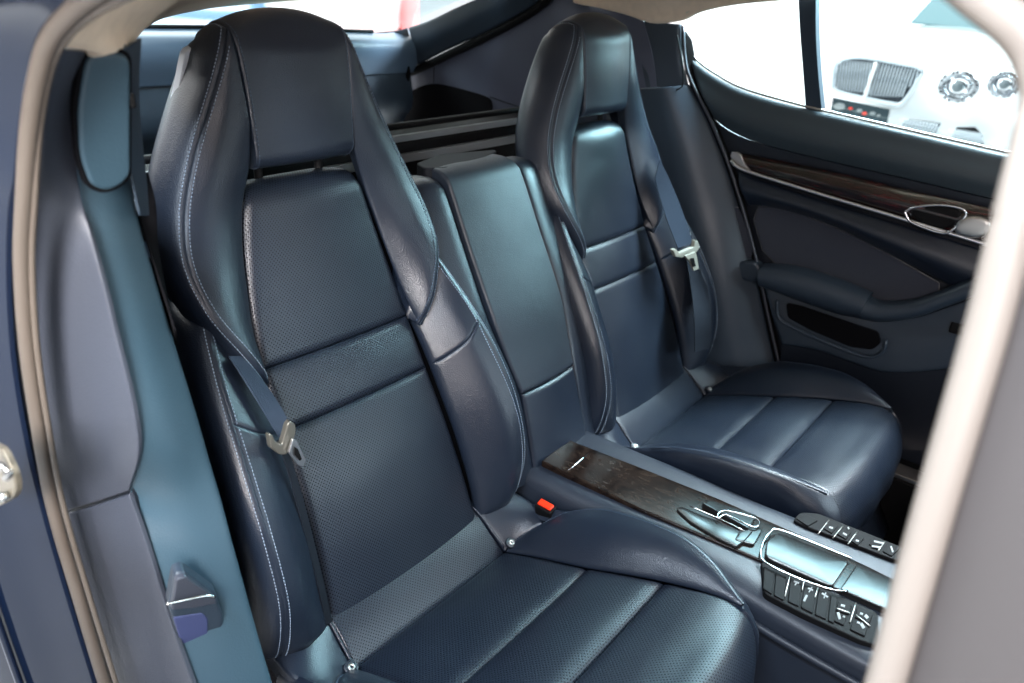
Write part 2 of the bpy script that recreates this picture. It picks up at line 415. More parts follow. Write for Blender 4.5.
# ------------------------------------------------------------------ rear seat (built once, seat-local x about its own centre line)
# measured profiles: height -> (half width, depth)
def tab(t):
    t = np.array(t, float)
    return lambda z, k: float(np.interp(z, t[:, 0], t[:, k]))
A_ = tab([(-.03, .156, -.02), (0, .153, -.008), (.076, .149, .021), (.151, .144, .053), (.227, .139, .091), (.303, .137, .133), (.34, .133, .148), (.379, .128, .164), (.454, .114, .188), (.53, .096, .204), (.56, .09, .206)])
B_ = tab([(-.02, .238, -.012), (0, .241, -.022), (.03, .241, -.03), (.084, .240, -.035), (.148, .239, -.022), (.212, .237, .006), (.276, .229, .048), (.34, .216, .098), (.40, .196, .15)])
def seat_back(root):
    def row_c(z):
        w, y = A_(z, 1), A_(z, 2)
        return [(x*w, y+(-.004*(1-x*x)), z) for x in (-1, -.5, 0, .5, 1)]
    G1 = (.006, .012); GE = (.010, .016)
    zz = lambda a, b, n: list(np.linspace(a, b, n))
    patch('backrest_panel', [row_c(z) for z in zz(-.03, .236, 7)], leather_perf, root, 44, 40, (None, G1, GE, GE), .006, .03)
    patch('backrest_panel', [row_c(z) for z in zz(.236, .312, 4)], leather_perf, root, 44, 20, (G1, G1, GE, GE), .005, .03, uvoff=(0, .001))
    top = [row_c(z) for z in zz(.312, .508, 6)]
    for dy, z in ((.004, .522), (.018, .531), (.040, .531), (.056, .515)):
        w = .097 if z > .52 else .095
        top.append([(x*w, .2+dy, z-(.004 if abs(x) == 1 else 0)) for x in (-1, -.5, 0, .5, 1)])
    patch('backrest_panel', top, leather_perf, root, 40, 44, (G1, None, GE, GE), .008, .03, uvoff=(0, .0013))
    # lower side bolsters
    ks = [(-.02, -.02, 0), (.0, .0, 0), (.07, .085, 0), (.15, .18, 0), (.236, .300, 0)]
    ks2 = [(.236, .300, 0), (.262, .335, .3), (.285, .370, .8), (.300, .398, 1.4)]
    for s in (-1, 1):
        infos = []
        def brow(k):
            za, zb, _ = k; a = np.array([s*A_(za, 1), A_(za, 2), za]); b = np.array([s*B_(zb, 1), B_(zb, 2), zb])
            if za < -.01: b += (0, .03, -.012); 
            q_ = 1-k[2]; m1 = a*.72+b*.28+np.array([0, -.012*q_, 0]); m2 = a*.35+b*.65+np.array([0, -.016*q_, 0]); a = a+np.array([0, .006*k[2], 0])
            return [a, m1, m2, b]
        o1, i1 = patch('side_bolster', [brow(k) for k in ks], leather, root, 26, 34, (None, (.0035, .007), (.012, .018), (.0035, .008)), .0, .03)
        o2, i2 = patch('side_bolster', [brow(k) for k in ks2], leather, root, 26, 20, ((.0035, .007), None, (.012, .018), (.0035, .008)), .0, .03)
        def srow(zb, low=0):
            w, y = B_(zb, 1), B_(zb, 2)
            if low: y += .03; 
            z = zb-(.012 if low else 0)
            return [(s*w, y, z), (s*(w+.012), y+.012, z), (s*(w+.018), y+.035, z+.002), (s*(w+.012), y+.07, z+.004), (s*(w-.02), y+.105, z+.008)]
        rows = [srow(-.02, 1)]+[srow(z) for z in (0, .085, .18, .26, .32, .365, .39)]
        tp = srow(.40); rows.append([(p[0]*.96, p[1]+.012, p[2]+.002) for p in tp])
        o3, i3 = patch('bolster_side', rows, leather, root, 26, 44, (None, None, (.0035, .008), None), .0, .02, toward=(s, -.5, 0))
        stitches('stitching', [edge_line(i1, 'c1', .0062)], thread, o1)
        stitches('stitching', [edge_line(i2, 'c1', .0062)], thread, o2)
        stitches('stitching', [edge_line(i3, 'c0', .0062)], thread, o3)
    # wings with the headrest between them
    Ct = [(.300, .136, .118), (.325, .150, .110), (.36, .170, .114), (.411, .196, .136), (.463, .201, .168), (.514, .187, .192), (.566, .165, .205), (.617, .140, .211), (.669, .114, .214), (.702, .099, .217), (.7215, .0885, .2255)]
    It = [(.304, .137, .124), (.325, .134, .134), (.36, .130, .155), (.411, .121, .173), (.463, .112, .189), (.514, .100, .200), (.548, .088, .203), (.590, .081, .196), (.640, .082, .201), (.700, .0855, .210), (.7205, .0868, .221)]
    iz = [k[0] for k in It]
    It = [(z, np.interp(z, iz, [k[1] for k in It]), np.interp(z, iz, [k[2] for k in It])) for z in (.304, .325, .36, .411, .463, .514, .566, .617, .669, .702, .7205)]
    for s in (-1, 1):
        rows = []; side = []
        nn = len(Ct)
        for k, (c, i) in enumerate(zip(Ct, It)):
            a = np.array([s*i[1], i[2], i[0]]); b = np.array([s*c[1], c[2], c[0]]); d = np.linalg.norm(b-a)
            up = np.array([0, -.10*d, 0])
            rows.append([a, a*.67+b*.33+up, a*.33+b*.67+up*1.1, b])
            # outward direction in the xz plane along the ridge
            c0, c1 = Ct[max(k-1, 0)], Ct[min(k+1, nn-1)]
            t = np.array([c1[1]-c0[1], c1[0]-c0[0]]); t /= np.linalg.norm(t); o = np.array([t[1], -t[0]])   # (dx,dz)
            f = np.interp(c[0], [.30, .36, .45, .66, .738], [.55, .8, 1, 1, .75])
            ow = np.interp(c[0], [.30, .40, .5, .738], [1.25, 1.1, 1, .6])
            def off(du, dy): return (s*(c[1]+o[0]*du*ow), c[2]+dy*f, c[0]+o[1]*du*ow)
            side.append([off(0, 0), off(.008, .010), off(.014, .028), off(.0155, .055), off(.004, .082), off(-.02, .094)])
        side[-2] = [(s*x, y, z) for x, y, z in [(.099, .217, .702), (.107, .228, .7015), (.113, .246, .699), (.114, .270, .696), (.103, .293, .693), (.080, .304, .691)]]
        side[-1] = [(s*x, y, z) for x, y, z in [(.0885, .2255, .7215), (.0965, .234, .719), (.103, .250, .713), (.104, .270, .706), (.096, .290, .701), (.077, .301, .699)]]
        for r_ in ([(.0870, .229, .7245), (.093, .237, .723), (.099, .252, .717), (.100, .269, .710), (.093, .286, .705), (.076, .298, .703)],
                   [(.0865, .247, .7275), (.091, .253, .7255), (.096, .264, .719), (.097, .276, .713), (.091, .288, .708), (.076, .297, .706)],
                   [(.084, .272, .7215), (.087, .276, .719), (.09, .281, .714), (.09, .285, .711), (.086, .290, .709), (.076, .296, .708)]):
            side.append([(s*x, y, z) for x, y, z in r_])
        o1, i1 = patch('wing', rows, leather, root, 26, 60, ((.002, .004), None, (.0035, .006), (.0035, .008)), 0, .022)
        o2, i2 = patch('wing_side', side, leather, root, 30, 60, (None, None, (.0035, .008), None), 0, .018, toward=(s, -.3, 0))
        stitches('stitching', [edge_line(i1, 'c1', .0060)], thread if s < 0 else thread_dim, o1)
        stitches('stitching', [edge_line(i2, 'c0', .0060)], thread if s < 0 else thread_dim, o2)
    face = []
    for y, z, w, e in ((.262, .572, .074, .004), (.235, .556, .077, .003), (.208, .556, .079, .002), (.1955, .568, .0805, 0), (.1955, .59, .081, 0), (.200, .64, .0825, 0), (.206, .68, .0845, 0), (.2100, .700, .0855, .0), (.217, .717, .0865, .004),
                       (.228, .724, .0868, .011), (.248, .728, .086, .014), (.274, .722, .084, .014), (.294, .702, .080, .012), (.303, .68, .078, .002), (.298, .61, .074, .003), (.285, .578, .07, .004)):
        face.append([(x*w, y+(-.006*(1-x*x) if y < .215 and z > .56 else 0), z+((1-x*x)*e if z > .695 else 0)) for x in (-1, -.5, 0, .5, 1)])
    o, i = patch('headrest', face, leather, root, 34, 90, (None, None, (.0022, .0045), (.0022, .0045)), .003, .012)
    for c_ in ('c0', 'c1'): stitches('stitching', [edge_line(i, c_, .0045)], thread_dim, o, rad=.0005)
    # filling body of the headrest shell between the wings
    sh = []
    for z, w0, w1 in ((.57, .158, .07), (.62, .134, .075), (.67, .11, .078), (.69, .095, .075), (.70, .08, .07)):
        sh.append([(-w0*.98, .262, z), (-w1, .285, z), (0, .292, z), (w1, .285, z), (w0*.98, .262, z)])
    patch('headrest_shell', sh, leather_dark, root, 20, 16, bulge=0, thick=.03, toward=(0, 1, 0))
    for s in (-1, 1): tube('headrest_post', [(s*.05, .235, .50), (s*.05, .24, .57)], .006, black, root, res=4)
    # hard shell behind the backrest
    sh = []
    for z in (-.05, .1, .25, .40, .485):
        y = A_(z, 2)+.075; w = B_(min(z, .38), 1)-.02 if z < .45 else .17
        sh.append([(-w, y, z), (-w*.5, y+.03, z), (0, y+.035, z), (w*.5, y+.03, z), (w, y, z)])
    patch('backrest_shell', sh, black_matte, root, 12, 12, thick=.03, toward=(0, 1, 0))

E_ = tab([(-.46, .196, .050), (-.44, .194, .0535), (-.40, .190, .050), (-.34, .181, .037), (-.28, .168, .023), (-.22, .158, .005), (-.13, .159, -.029), (-.065, .160, -.056), (0, .157, .0)])
R_ = tab([(-.46, .197, .050), (-.445, .201, .0545), (-.42, .213, .0615), (-.39, .227, .0700), (-.36, .238, .0745), (-.32, .246, .076), (-.25, .251, .067), (-.18, .252, .045), (-.12, .240, .012), (-.08, .208, -.030), (-.068, .186, -.046)])
def seat_cushion(root):
    def crow(y, dz=0, sag=-.004):
        w, z = E_(y, 1), E_(y, 2)
        return [(x*w, y, z+dz+sag*(1-x*x)) for x in (-1, -.5, 0, .5, 1)]
    G = (.006, .014); GP = (.008, .024); GE = (.0045, .009)
    w = E_(-.065, 1)
    wedge = [[(x*.156, y, z) for x in (-1, -.5, 0, .5, 1)] for y, z in ((.03, .005), (.012, .002), (-.012, -.010), (-.036, -.028))]+[[(x*w, -.062, -.054) for x in (-1, -.5, 0, .5, 1)], [(x*w, -.072, -.068) for x in (-1, -.5, 0, .5, 1)]]
    patch('cushion_panel', wedge, leather_perf, root, 44, 20, (None, None, (.003, .005), (.003, .005)), .002, .03)
    patch('cushion_panel', [crow(y) for y in (-.065, -.10, -.14, -.18, -.222)], leather_perf, root, 44, 30, ((.006, .018), GP, GE, GE), .010, .04)
    patch('cushion_panel', [crow(y) for y in (-.222, -.26, -.30, -.337)], leather_perf, root, 44, 26, (GP, GP, GE, GE), .009, .04)
    fr = [crow(y) for y in (-.337, -.37, -.40, -.43)]
    def front(y, z, w, cy, cz):
        return [(x*w, y+cy*abs(x)**5+(.004*x*x), z+cz*x*x) for x in (-1, -.8, -.4, 0, .4, .8, 1)]
    fr = [spl(r, 7) for r in fr]
    fr += [front(-.466, .050, .195, .004, -.007), front(-.489, .028, .196, .012, -.008), front(-.500, -.002, .196, .018, 0), front(-.500, -.045, .196, .018, 0), front(-.486, -.09, .195, .014, 0), front(-.458, -.13, .191, .008, 0)]
    def wrf(su, sv, p):
        return .0012*math.sin(p[0]*60+p[2]*40)*math.exp(-((p[2]+.02)/.05)**2) if p[1] < -.47 else 0
    patch('cushion_panel', fr, leather_perf, root, 44, 56, (GP, None, (.005, .009), (.005, .009)), .006, .04, wr=wrf)
    for s in (-1, 1):
        ys = (-.069, -.08, -.10, -.13, -.18, -.23, -.28, -.33, -.38, -.42, -.445)
        rows = []
        for y in ys:
            e = np.array([s*max(E_(y, 1), 0), y, E_(y, 2)]); r = np.array([s*R_(y, 1), y-.004, R_(y, 2)]); d = np.linalg.norm(r-e); up = np.array([-s*.04*d, 0, .10*d])
            rows.append([e, e*.66+r*.34+up, e*.33+r*.67+up, r])
        o1, i1 = patch('cushion_bolster', rows, leather, root, 22, 40, ((.003, .005), None, GE, (.002, .006)), 0, .04, toward=(0, -.3, 1))
        rows = []
        for y in (-.02,)+ys[:-2]:
            wr_, zr = R_(y, 1), R_(y, 2)
            if y > -.12: wr_, zr = np.interp(y, [-.12, -.02], [.24, .243]), np.interp(y, [-.12, -.02], [.012, -.02])
            rows.append([(s*wr_, y-.004, zr), (s*(wr_+.009), y-.004, zr-.010), (s*(wr_+.012), y-.004, zr-.032), (s*(wr_+.006), y-.004, zr-.08), (s*(wr_-.01), y, zr-.17)])
        for r_ in ([(.212, -.424, .0605), (.227, -.427, .046), (.235, -.428, .02), (.233, -.428, -.04), (.22, -.42, -.13)],
                   [(.2035, -.441, .0550), (.218, -.451, .037), (.225, -.458, .010), (.224, -.458, -.045), (.212, -.445, -.13)],
                   [(.1975, -.449, .0515), (.207, -.465, .030), (.212, -.475, .005), (.211, -.476, -.045), (.203, -.453, -.13)],
                   [(.194, -.447, .0525), (.195, -.463, .041), (.196, -.480, .012), (.196, -.483, -.045), (.191, -.451, -.13)]):
            rows.append([(s*x, y, z) for x, y, z in r_])
        o2, i2 = patch('cushion_side', rows, leather, root, 24, 44, (None, None, (.003, .007), None), 0, .02, toward=(s, -.2, 0))
        stitches('stitching', [edge_line(i1, 'c1', .0055)], thread_dim, o1, rad=.0006)
        # rear corner piece beside the wedge
        rows = [[(s*.158, .0+.02, -.0), (s*.20, .02, -.002), (s*.243, .02, -.004)], [(s*.158, -.015, -.012), (s*.20, -.01, -.006), (s*.247, -.012, -.008)],
                [(s*.160, -.04, -.034), (s*.205, -.045, -.020), (s*.246, -.06, -.012)], [(s*.161, -.068, -.056), (s*.187, -.075, -.045), (s*.222, -.095, -.018)]]
        patch('cushion_corner', rows, leather, root, 18, 18, ((.004, .008), (.003, .006), (.004, .008), (.003, .006)), .006, .03, toward=(0, -.4, 1))
        # piping between wedge and corner piece
        tube('piping', [(s*.158, .012, .0), (s*.1585, -.015, -.010), (s*.160, -.04, -.030), (s*.162, -.066, -.050)], .0022, leather, root, res=14, n=8)
        # metal snap button
        b = []
        c = np.array([s*.171, -.073, -.0412]); n = np.array([-.0*s, -.35, .94]); n /= np.linalg.norm(n); a = np.cross(n, [1, 0, 0]); a /= np.linalg.norm(a); bb = np.cross(n, a)
        V = []; F = []
        prof = [(.0, .0004), (.0020, .0004), (.0024, .0017), (.0040, .0020), (.0050, .0015), (.0054, 0), (.0052, -.004)]
        for r_, h in prof:
            for q in range(18): V.append(c+n*h+(a*math.cos(q*math.pi/9)+bb*math.sin(q*math.pi/9))*max(r_, 1e-5))
        for i in range(len(prof)-1):
            for q in range(18): F.append((i*18+q, i*18+(q+1) % 18, (i+1)*18+(q+1) % 18, (i+1)*18+q))
        link('snap_button', V, F, satin, root)
        pad('button_tab', [c+n*.0006+a*u+bb*v for u, v in ((-.009, -.010), (.011, -.008), (.009, .010), (-.009, .009))], leather_dark, root, toward=(0, -.4, 1), thick=.004, r=.002, dep=.001, res=.002)
    core = [[(x*.15, y, z-.03) for x in (-1, 0, 1)] for y, z in ((.05, -.0), (-.01, -.015), (-.06, -.056), (-.13, -.035), (-.22, 0), (-.34, .03), (-.43, .05))]
    patch('cushion_core', core, leather_dark, root, 8, 20, thick=.10, toward=(0, 0, 1), rough=0)
    # base under the cushion
    rows = [[(x*.21, y, z) for x in (-1, 0, 1)] for y, z in ((-.45, -.125), (-.40, -.16), (-.30, -.17), (-.1, -.17), (.02, -.16))]
    patch('seat_base', rows, leather_dark, root, 8, 8, thick=.12, toward=(0, 0, 1))

seat = empty('rear_seat', (0, 0, 0), 'navy perforated leather rear seat with tall winged backrest, the nearer one with pale double stitching', 'car seat', 'rear bucket seats')
seat_back(seat); seat_cushion(seat)
def copy_tree(o, parent=None):
    c = o.copy(); COL.objects.link(c); c.parent = parent
    for ch in [x for x in bpy.data.objects if x.parent == o]: copy_tree(ch, c)
    return c
seat2 = copy_tree(seat)
seat2['label'] = 'navy leather rear seat beyond the centre console, beside the far door'
seat.location = (-.372, 0, 0); seat2.location = (.372, 0, 0)

exec_parts = []
# ------------------------------------------------------------------ middle backrest between the seats
mb = empty('middle_backrest', (0, .05, 0), 'narrow navy leather backrest section between the two rear seats', 'armrest backrest')
def mrow(y, z, w, s=0): return [(x*w, y-.004*(1-x*x), z) for x in (-1, -.5, 0, .5, 1)]
patch('backrest_panel', [mrow(.018, .155, .078), mrow(.045, .21, .088), mrow(.076, .276, .096), mrow(.136, .384, .097), mrow(.183, .472, .096), mrow(.197, .492, .094), mrow(.222, .502, .092), mrow(.255, .502, .088)],
      mat('matte_navy_leather', (.0095, .0145, .024), .46, grain=.9, gscale=650), mb, 26, 40, ((.005, .007), (.004, .008), (.005, .006), (.005, .006)), .002, .03)
patch('lower_panel', [mrow(-.035, -.01, .082), mrow(-.022, .03, .082), mrow(-.002, .09, .080), mrow(.018, .153, .077)], leather, mb, 24, 20, (None, (.006, .010), (.006, .009), (.006, .009)), .006, .03)
for s in (-1, 1):
    rows = [[(s*.101, y+.004, z), (s*.125, y-.0+.003, z), (s*.165, y+.012, z-.004)] for y, z in ((-.03, .0), (.02, .15), (.078, .276), (.138, .384), (.180, .462), (.196, .484), (.222, .492), (.26, .488))]
    rows = [[(s*.082, -.028, .0), (s*.12, -.02, .0), (s*.165, 0, 0)], [(s*.081, .02, .15), (s*.12, .02, .15), (s*.165, .03, .15)]]+rows[2:]
    patch('side_panel', rows, leather, mb, 14, 34, (None, (.003, .006), (.005, .008), None), .0, .03)
tp = pad('top_lid', [onz(*p, .503) for p in ((416, 163), (440, 154), (494, 149.5), (497, 151), (486, 156.5), (445, 168), (424, 168))], mat('dark_lid', (.006, .0075, .011), .7, spec=.2), mb, toward=(0, 0, 1), thick=.02, r=.003, dep=.002, smooth=.008)

# ------------------------------------------------------------------ centre console
co = empty('centre_console', (0, -.3, -.1), 'long navy console with dark wood inlay and switch panels between the rear seats', 'centre console')
ZT = .034
def prow(y, w, z, drop): 
    return [(-w-.012, y, z-drop), (-w-.008, y, z-.035), (-w, y, z-.008), (-w*.8, y, z), (0, y, z), (w*.8, y, z), (w, y, z-.008), (w+.008, y, z-.035), (w+.012, y, z-drop)]
patch('console_body', [prow(.02, .098, .022, .2), prow(-.1, .100, .026, .2), prow(-.25, .103, .030, .26), prow(-.37, .107, .031, .33), prow(-.5, .118, .030, .34), prow(-.66, .125, .030, .34), prow(-.80, .125, .03, .34)], console_trim, co, 90, 24, thick=.01, toward=(0, 0, 1), rough=0)
def zpoly(pts, z): return [onz(px, py, z) for px, py in pts]
pad('wood_inlay', zpoly([(541, 461), (569, 439.5), (640, 467), (720, 499), (812, 540), (868, 566), (900, 582), (935, 600), (930, 622), (890, 612), (840, 590), (775, 566), (720, 543), (640, 509)], ZT+.002), wood, co, toward=(0, 0, 1), thick=.008, r=.003, dep=.002, res=.006, smooth=.004)
tube('chrome_line', zpoly([(569, 470), (589, 453)], ZT+.0022), .0010, chrome, co, res=4)
ash = pad('tray_lid', zpoly([(676, 509), (681, 506), (702, 515), (746, 531), (752, 536), (737, 547), (715, 537), (690, 522)], ZT+.005), glossy_black, co, toward=(0, 0, 1), thick=.006, r=.0016, dep=.001, res=.0022, smooth=.006, bulge=.0006)
tube('chrome_trim', zpoly([(690, 506), (720, 519), (744, 531)], ZT+.007), .0012, chrome, ash, res=12)
tube('chrome_trim', zpoly([(734, 548), (744, 541), (752, 532)], ZT+.006), .0012, black, ash, res=8)
hl = pad('tray_handle', zpoly([(702, 503), (712, 500), (757, 515), (748, 528)], ZT+.010), glossy_black, co, toward=(0, 0, 1), thick=.008, r=.0016, dep=.001, res=.0022, smooth=.003)
tube('chrome_trim', zpoly([(718, 519), (727, 515), (754, 527), (757, 519), (728, 511), (719, 513), (717, 518)], ZT+.0105), .0012, chrome, hl, res=40, n=8)
sc_l = pad('storage_lid', zpoly([(765, 557), (767, 540), (779, 532), (850, 560.5), (832, 587)], ZT+.008), glossy_black, co, toward=(0, 0, 1), thick=.012, r=.0016, dep=.001, res=.0022, smooth=.010, bulge=.0008)
tube('chrome_frame', zpoly([(851, 558), (782, 530.5), (770, 533), (763, 543), (761, 556), (768, 564), (800, 579), (834, 590), (848, 591)], ZT+.009), .0014, chrome, sc_l, res=60, n=8)
pad('front_lid', zpoly([(754, 545), (763, 529), (752, 524), (740, 530), (734, 540)], ZT+.006), glossy_black, co, toward=(0, 0, 1), thick=.006, r=.0016, dep=.001, res=.0022, smooth=.006, bulge=.0005)
pad('front_lid', zpoly([(857, 564), (920, 590), (915, 622), (872, 603), (840, 589)], ZT+.006), glossy_black, co, toward=(0, 0, 1), thick=.008, r=.0016, dep=.001, res=.0022, smooth=.006, bulge=.0005)
# switch panels
def switches(poly, z, seps, keys, marks, mirror):
    p = pad('switch_panel', zpoly(poly, z), black, co, toward=(0, 0, 1), thick=.008, r=.002, dep=.0015, res=.004, smooth=.008)
    for a, b in seps:
        tube('metal_divider', zpoly([a, ((a[0]+b[0])/2, (a[1]+b[1])/2), b], z+.0018), .0009, satin, p, res=6, n=8)
    for k in keys: pad('switch', zpoly(k, z+.0022), black, p, toward=(0, 0, 1), thick=.004, r=.0012, dep=.0009, res=.002, smooth=.002)
    for q in marks: pad('symbol', zpoly(q, z+.0030), mark, p, toward=(0, 0, 1), thick=.0006, r=.0003, dep=.0001, res=.001, smooth=0)
    return p
def quad(a, b, w):  # thin bar as polygon between two pixel positions
    a, b = np.array(a, float), np.array(b, float); d = b-a; n = np.array([-d[1], d[0]])/np.linalg.norm(d)*w/2
    return [tuple(a+n), tuple(b+n), tuple(b-n), tuple(a-n)]
P1 = (762, 562); 
near_keys = [[(764, 566), (775, 570), (772, 594), (763, 588)], [(776, 571), (787, 575), (784, 600), (774, 595)], [(791, 577), (802, 582), (799, 606), (788, 601)], [(805, 583), (816, 588), (813, 613), (801, 607)], [(819, 589), (830, 594), (826, 619), (815, 614)], [(831, 595), (838, 598), (834, 623), (828, 620)],
             [(839, 601), (852, 605), (849, 614), (836, 610)], [(836, 612), (847, 616), (844, 625), (833, 620)], [(857, 608), (873, 614), (870, 623), (855, 617)], [(853, 620), (868, 626), (865, 636), (850, 629)]]
near_marks = [quad((794, 581), (799, 583), 1.6), quad((795, 585), (797, 582), 1.2), quad((808, 588), (813, 590), 1.6), quad((809, 592), (812, 587), 1.2), quad((822, 593), (828, 597), 1.6), quad((824, 598), (826, 592), 1.2), quad((804, 601), (807, 595), 2.2),
              quad((841, 605), (845, 606), 2.2), quad((838, 612), (840, 619), 2.6), quad((843, 616), (845, 617), 1.6), quad((860, 613), (863, 614), 2), quad((865, 615), (868, 618), 3), quad((857, 622), (860, 623), 2), quad((861, 623), (864, 628), 3)]
switches([(761, 561), (770, 564), (842, 596), (878, 612), (879, 646), (862, 641), (800, 612), (764, 593)], ZT+.002,
         [((790, 575), (785, 596)), ((804, 581), (802, 590)), ((818, 588), (815, 597)), ((856, 603), (850, 622)), ((836, 608), (850, 613)), ((856, 615), (870, 626))], near_keys, near_marks, 0)
far_keys = [[(796, 518), (806, 514), (818, 520), (808, 526)], [(822, 527), (828, 521), (838, 526), (832, 533)], [(836, 533), (842, 528), (852, 532), (846, 539)], [(849, 539), (855, 534), (864, 538), (858, 545)], [(869, 544), (876, 537), (884, 541), (878, 549)], [(883, 551), (889, 543), (900, 548), (892, 556)]]
far_marks = [quad((829, 527), (833, 528), 1.6), quad((843, 533), (847, 535), 1.6), quad((856, 540), (859, 541), 1.6), quad((874, 541), (883, 543), 1.6), quad((872, 546), (880, 547), 1.6), quad((891, 546), (893, 552), 1.6), quad((848, 527), (849, 529), 1.6)]
switches([(793, 520), (800, 512), (818, 513), (905, 548), (910, 558), (896, 560), (846, 541), (808, 527)], ZT+.002,
         [((829, 520), (818, 534)), ((843, 526), (833, 538)), ((857, 532), (848, 544)), ((885, 541), (878, 551))], far_keys, far_marks, 1)
# side ledge of the console towards the near seat
tube('console_ledge', [(-.112, -.33, .01), (-.122, -.38, -.004), (-.133, -.5, -.008), (-.138, -.7, -.008)], .006, console_trim, co, res=24)

# ------------------------------------------------------------------ red belt buckle
bk = empty('belt_buckle', (-.12, -.07, -.02), 'black seat belt buckle with bright red release button beside the console', 'belt buckle')
bc = onz(545.5, 506, .006); ax = onz(556, 511, .006)-onz(536, 500, .006); ax /= np.linalg.norm(ax); nz = np.array([-.25, -.25, .93]); nz -= ax*(nz@ax); nz /= np.linalg.norm(nz); ay = np.cross(nz, ax)
rot = Matrix(((ax[0], ay[0], nz[0], 0), (ax[1], ay[1], nz[1], 0), (ax[2], ay[2], nz[2], 0), (0, 0, 0, 1)))
box('housing', tuple(bc-nz*.016), (.034, .020, .034), black, bk, .003, rot)
rb = box('release_button', tuple(bc+nz*.0005+ay*.001), (.027, .012, .008), red_plastic, bk, .002, rot)

# ------------------------------------------------------------------ belts
def belt_strip(name, L, Rr, m, par, thick=.0015, toward=(-1, -1, .5)):
    n = max(len(L), 2)
    return patch(name, [[l, (np.array(l)+np.array(r))/2, r] for l, r in zip(L, Rr)], m, par, 12, 30, thick=thick, toward=toward, rough=.0005)[0]
nb = empty('seat_belt', (-.52, .05, .2), 'blue-grey seat belt with bronze tongue lying on the nearer seat', 'seat belt', 'rear seat belts')
def bl(px, py, d): return ony(px, py, d)
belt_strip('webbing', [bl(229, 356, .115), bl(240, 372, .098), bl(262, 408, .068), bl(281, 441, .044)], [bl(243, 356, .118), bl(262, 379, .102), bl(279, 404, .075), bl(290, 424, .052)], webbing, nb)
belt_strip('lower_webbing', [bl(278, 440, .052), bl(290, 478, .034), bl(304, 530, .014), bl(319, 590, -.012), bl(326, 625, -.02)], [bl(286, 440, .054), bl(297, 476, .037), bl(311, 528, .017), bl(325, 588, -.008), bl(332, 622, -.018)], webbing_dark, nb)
tg = pad('belt_tongue', [bl(*p, .036) for p in ((269, 434), (273, 435), (275, 441), (282, 445), (288, 424), (291, 421), (296, 425), (296, 433), (291, 450), (286, 455), (280, 455), (271, 448))], bronze_plastic, nb, thick=.006, r=.002, dep=.0015, res=.002, smooth=.003)
pad('latch_plate', [bl(*p, .030) for p in ((293, 439), (297, 441), (306, 460), (304, 467), (299, 466), (289, 453))], bright_metal, tg, thick=.003, r=.0008, dep=.0006, res=.0012, smooth=.002)
pad('latch_slot', [bl(*p, .0272) for p in ((295, 447), (298, 449), (302, 459), (300, 461), (295, 455))], black, tg, thick=.001, r=.0004, dep=.0002, res=.001, smooth=.001)
# the far belt comes out of the far side of the wing
fb = empty('seat_belt', (.57, .08, .3), 'blue-grey seat belt with pale tongue hanging beside the far seat', 'seat belt', 'rear seat belts')
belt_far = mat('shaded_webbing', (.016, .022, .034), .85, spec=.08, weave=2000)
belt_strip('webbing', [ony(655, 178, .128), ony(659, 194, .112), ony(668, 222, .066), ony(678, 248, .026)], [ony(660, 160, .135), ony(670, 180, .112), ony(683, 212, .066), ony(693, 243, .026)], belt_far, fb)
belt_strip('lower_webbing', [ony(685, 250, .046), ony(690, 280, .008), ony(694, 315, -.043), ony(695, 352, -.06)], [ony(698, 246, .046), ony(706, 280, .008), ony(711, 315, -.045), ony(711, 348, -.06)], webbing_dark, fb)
TY = .012
tg = pad('belt_tongue', [ony(*p, TY) for p in ((673, 250), (676, 249), (680, 253), (694, 247), (695, 240), (698, 241), (700, 247), (697, 252), (682, 258), (676, 257))], bone_plastic, fb, thick=.006, r=.002, dep=.0015, res=.002, smooth=.002)
pad('latch_plate', [ony(*p, TY-.016) for p in ((685, 256), (696, 252), (698, 262), (699, 269), (694, 271), (690, 262))], bone_plastic, tg, thick=.003, r=.001, dep=.0008, res=.0015, smooth=.002)
pad('latch_slot', [ony(*p, TY-.0185) for p in ((690, 259), (694, 258), (696, 266), (693, 267))], black, tg, thick=.001, r=.0005, dep=.0002, res=.001, smooth=.001)
# belt guide on the near headrest
bg = empty('belt_guide', (-.5, .26, .68), 'slim white plastic belt guide on the outer edge of the nearer headrest', 'belt guide')
bgp = [ony(*p, .262) for p in ((187, 50), (195, 46), (198, 50), (196, 62), (190, 66), (182, 92), (176, 122), (178, 126), (170, 124), (172, 119), (180, 84), (184, 62))]
pad('guide_plate', bgp, white_plastic, bg, toward=(-1, -1, 0), thick=.012, r=.002, dep=.0015, res=.003, smooth=1)
pad('guide_slot', [ony(*p, .2605) for p in ((191.5, 52), (194, 51.5), (193, 57), (191, 58))], black, bg, toward=(-1, -1, 0), thick=.001, r=.0005, dep=.0002, res=.002, smooth=1)

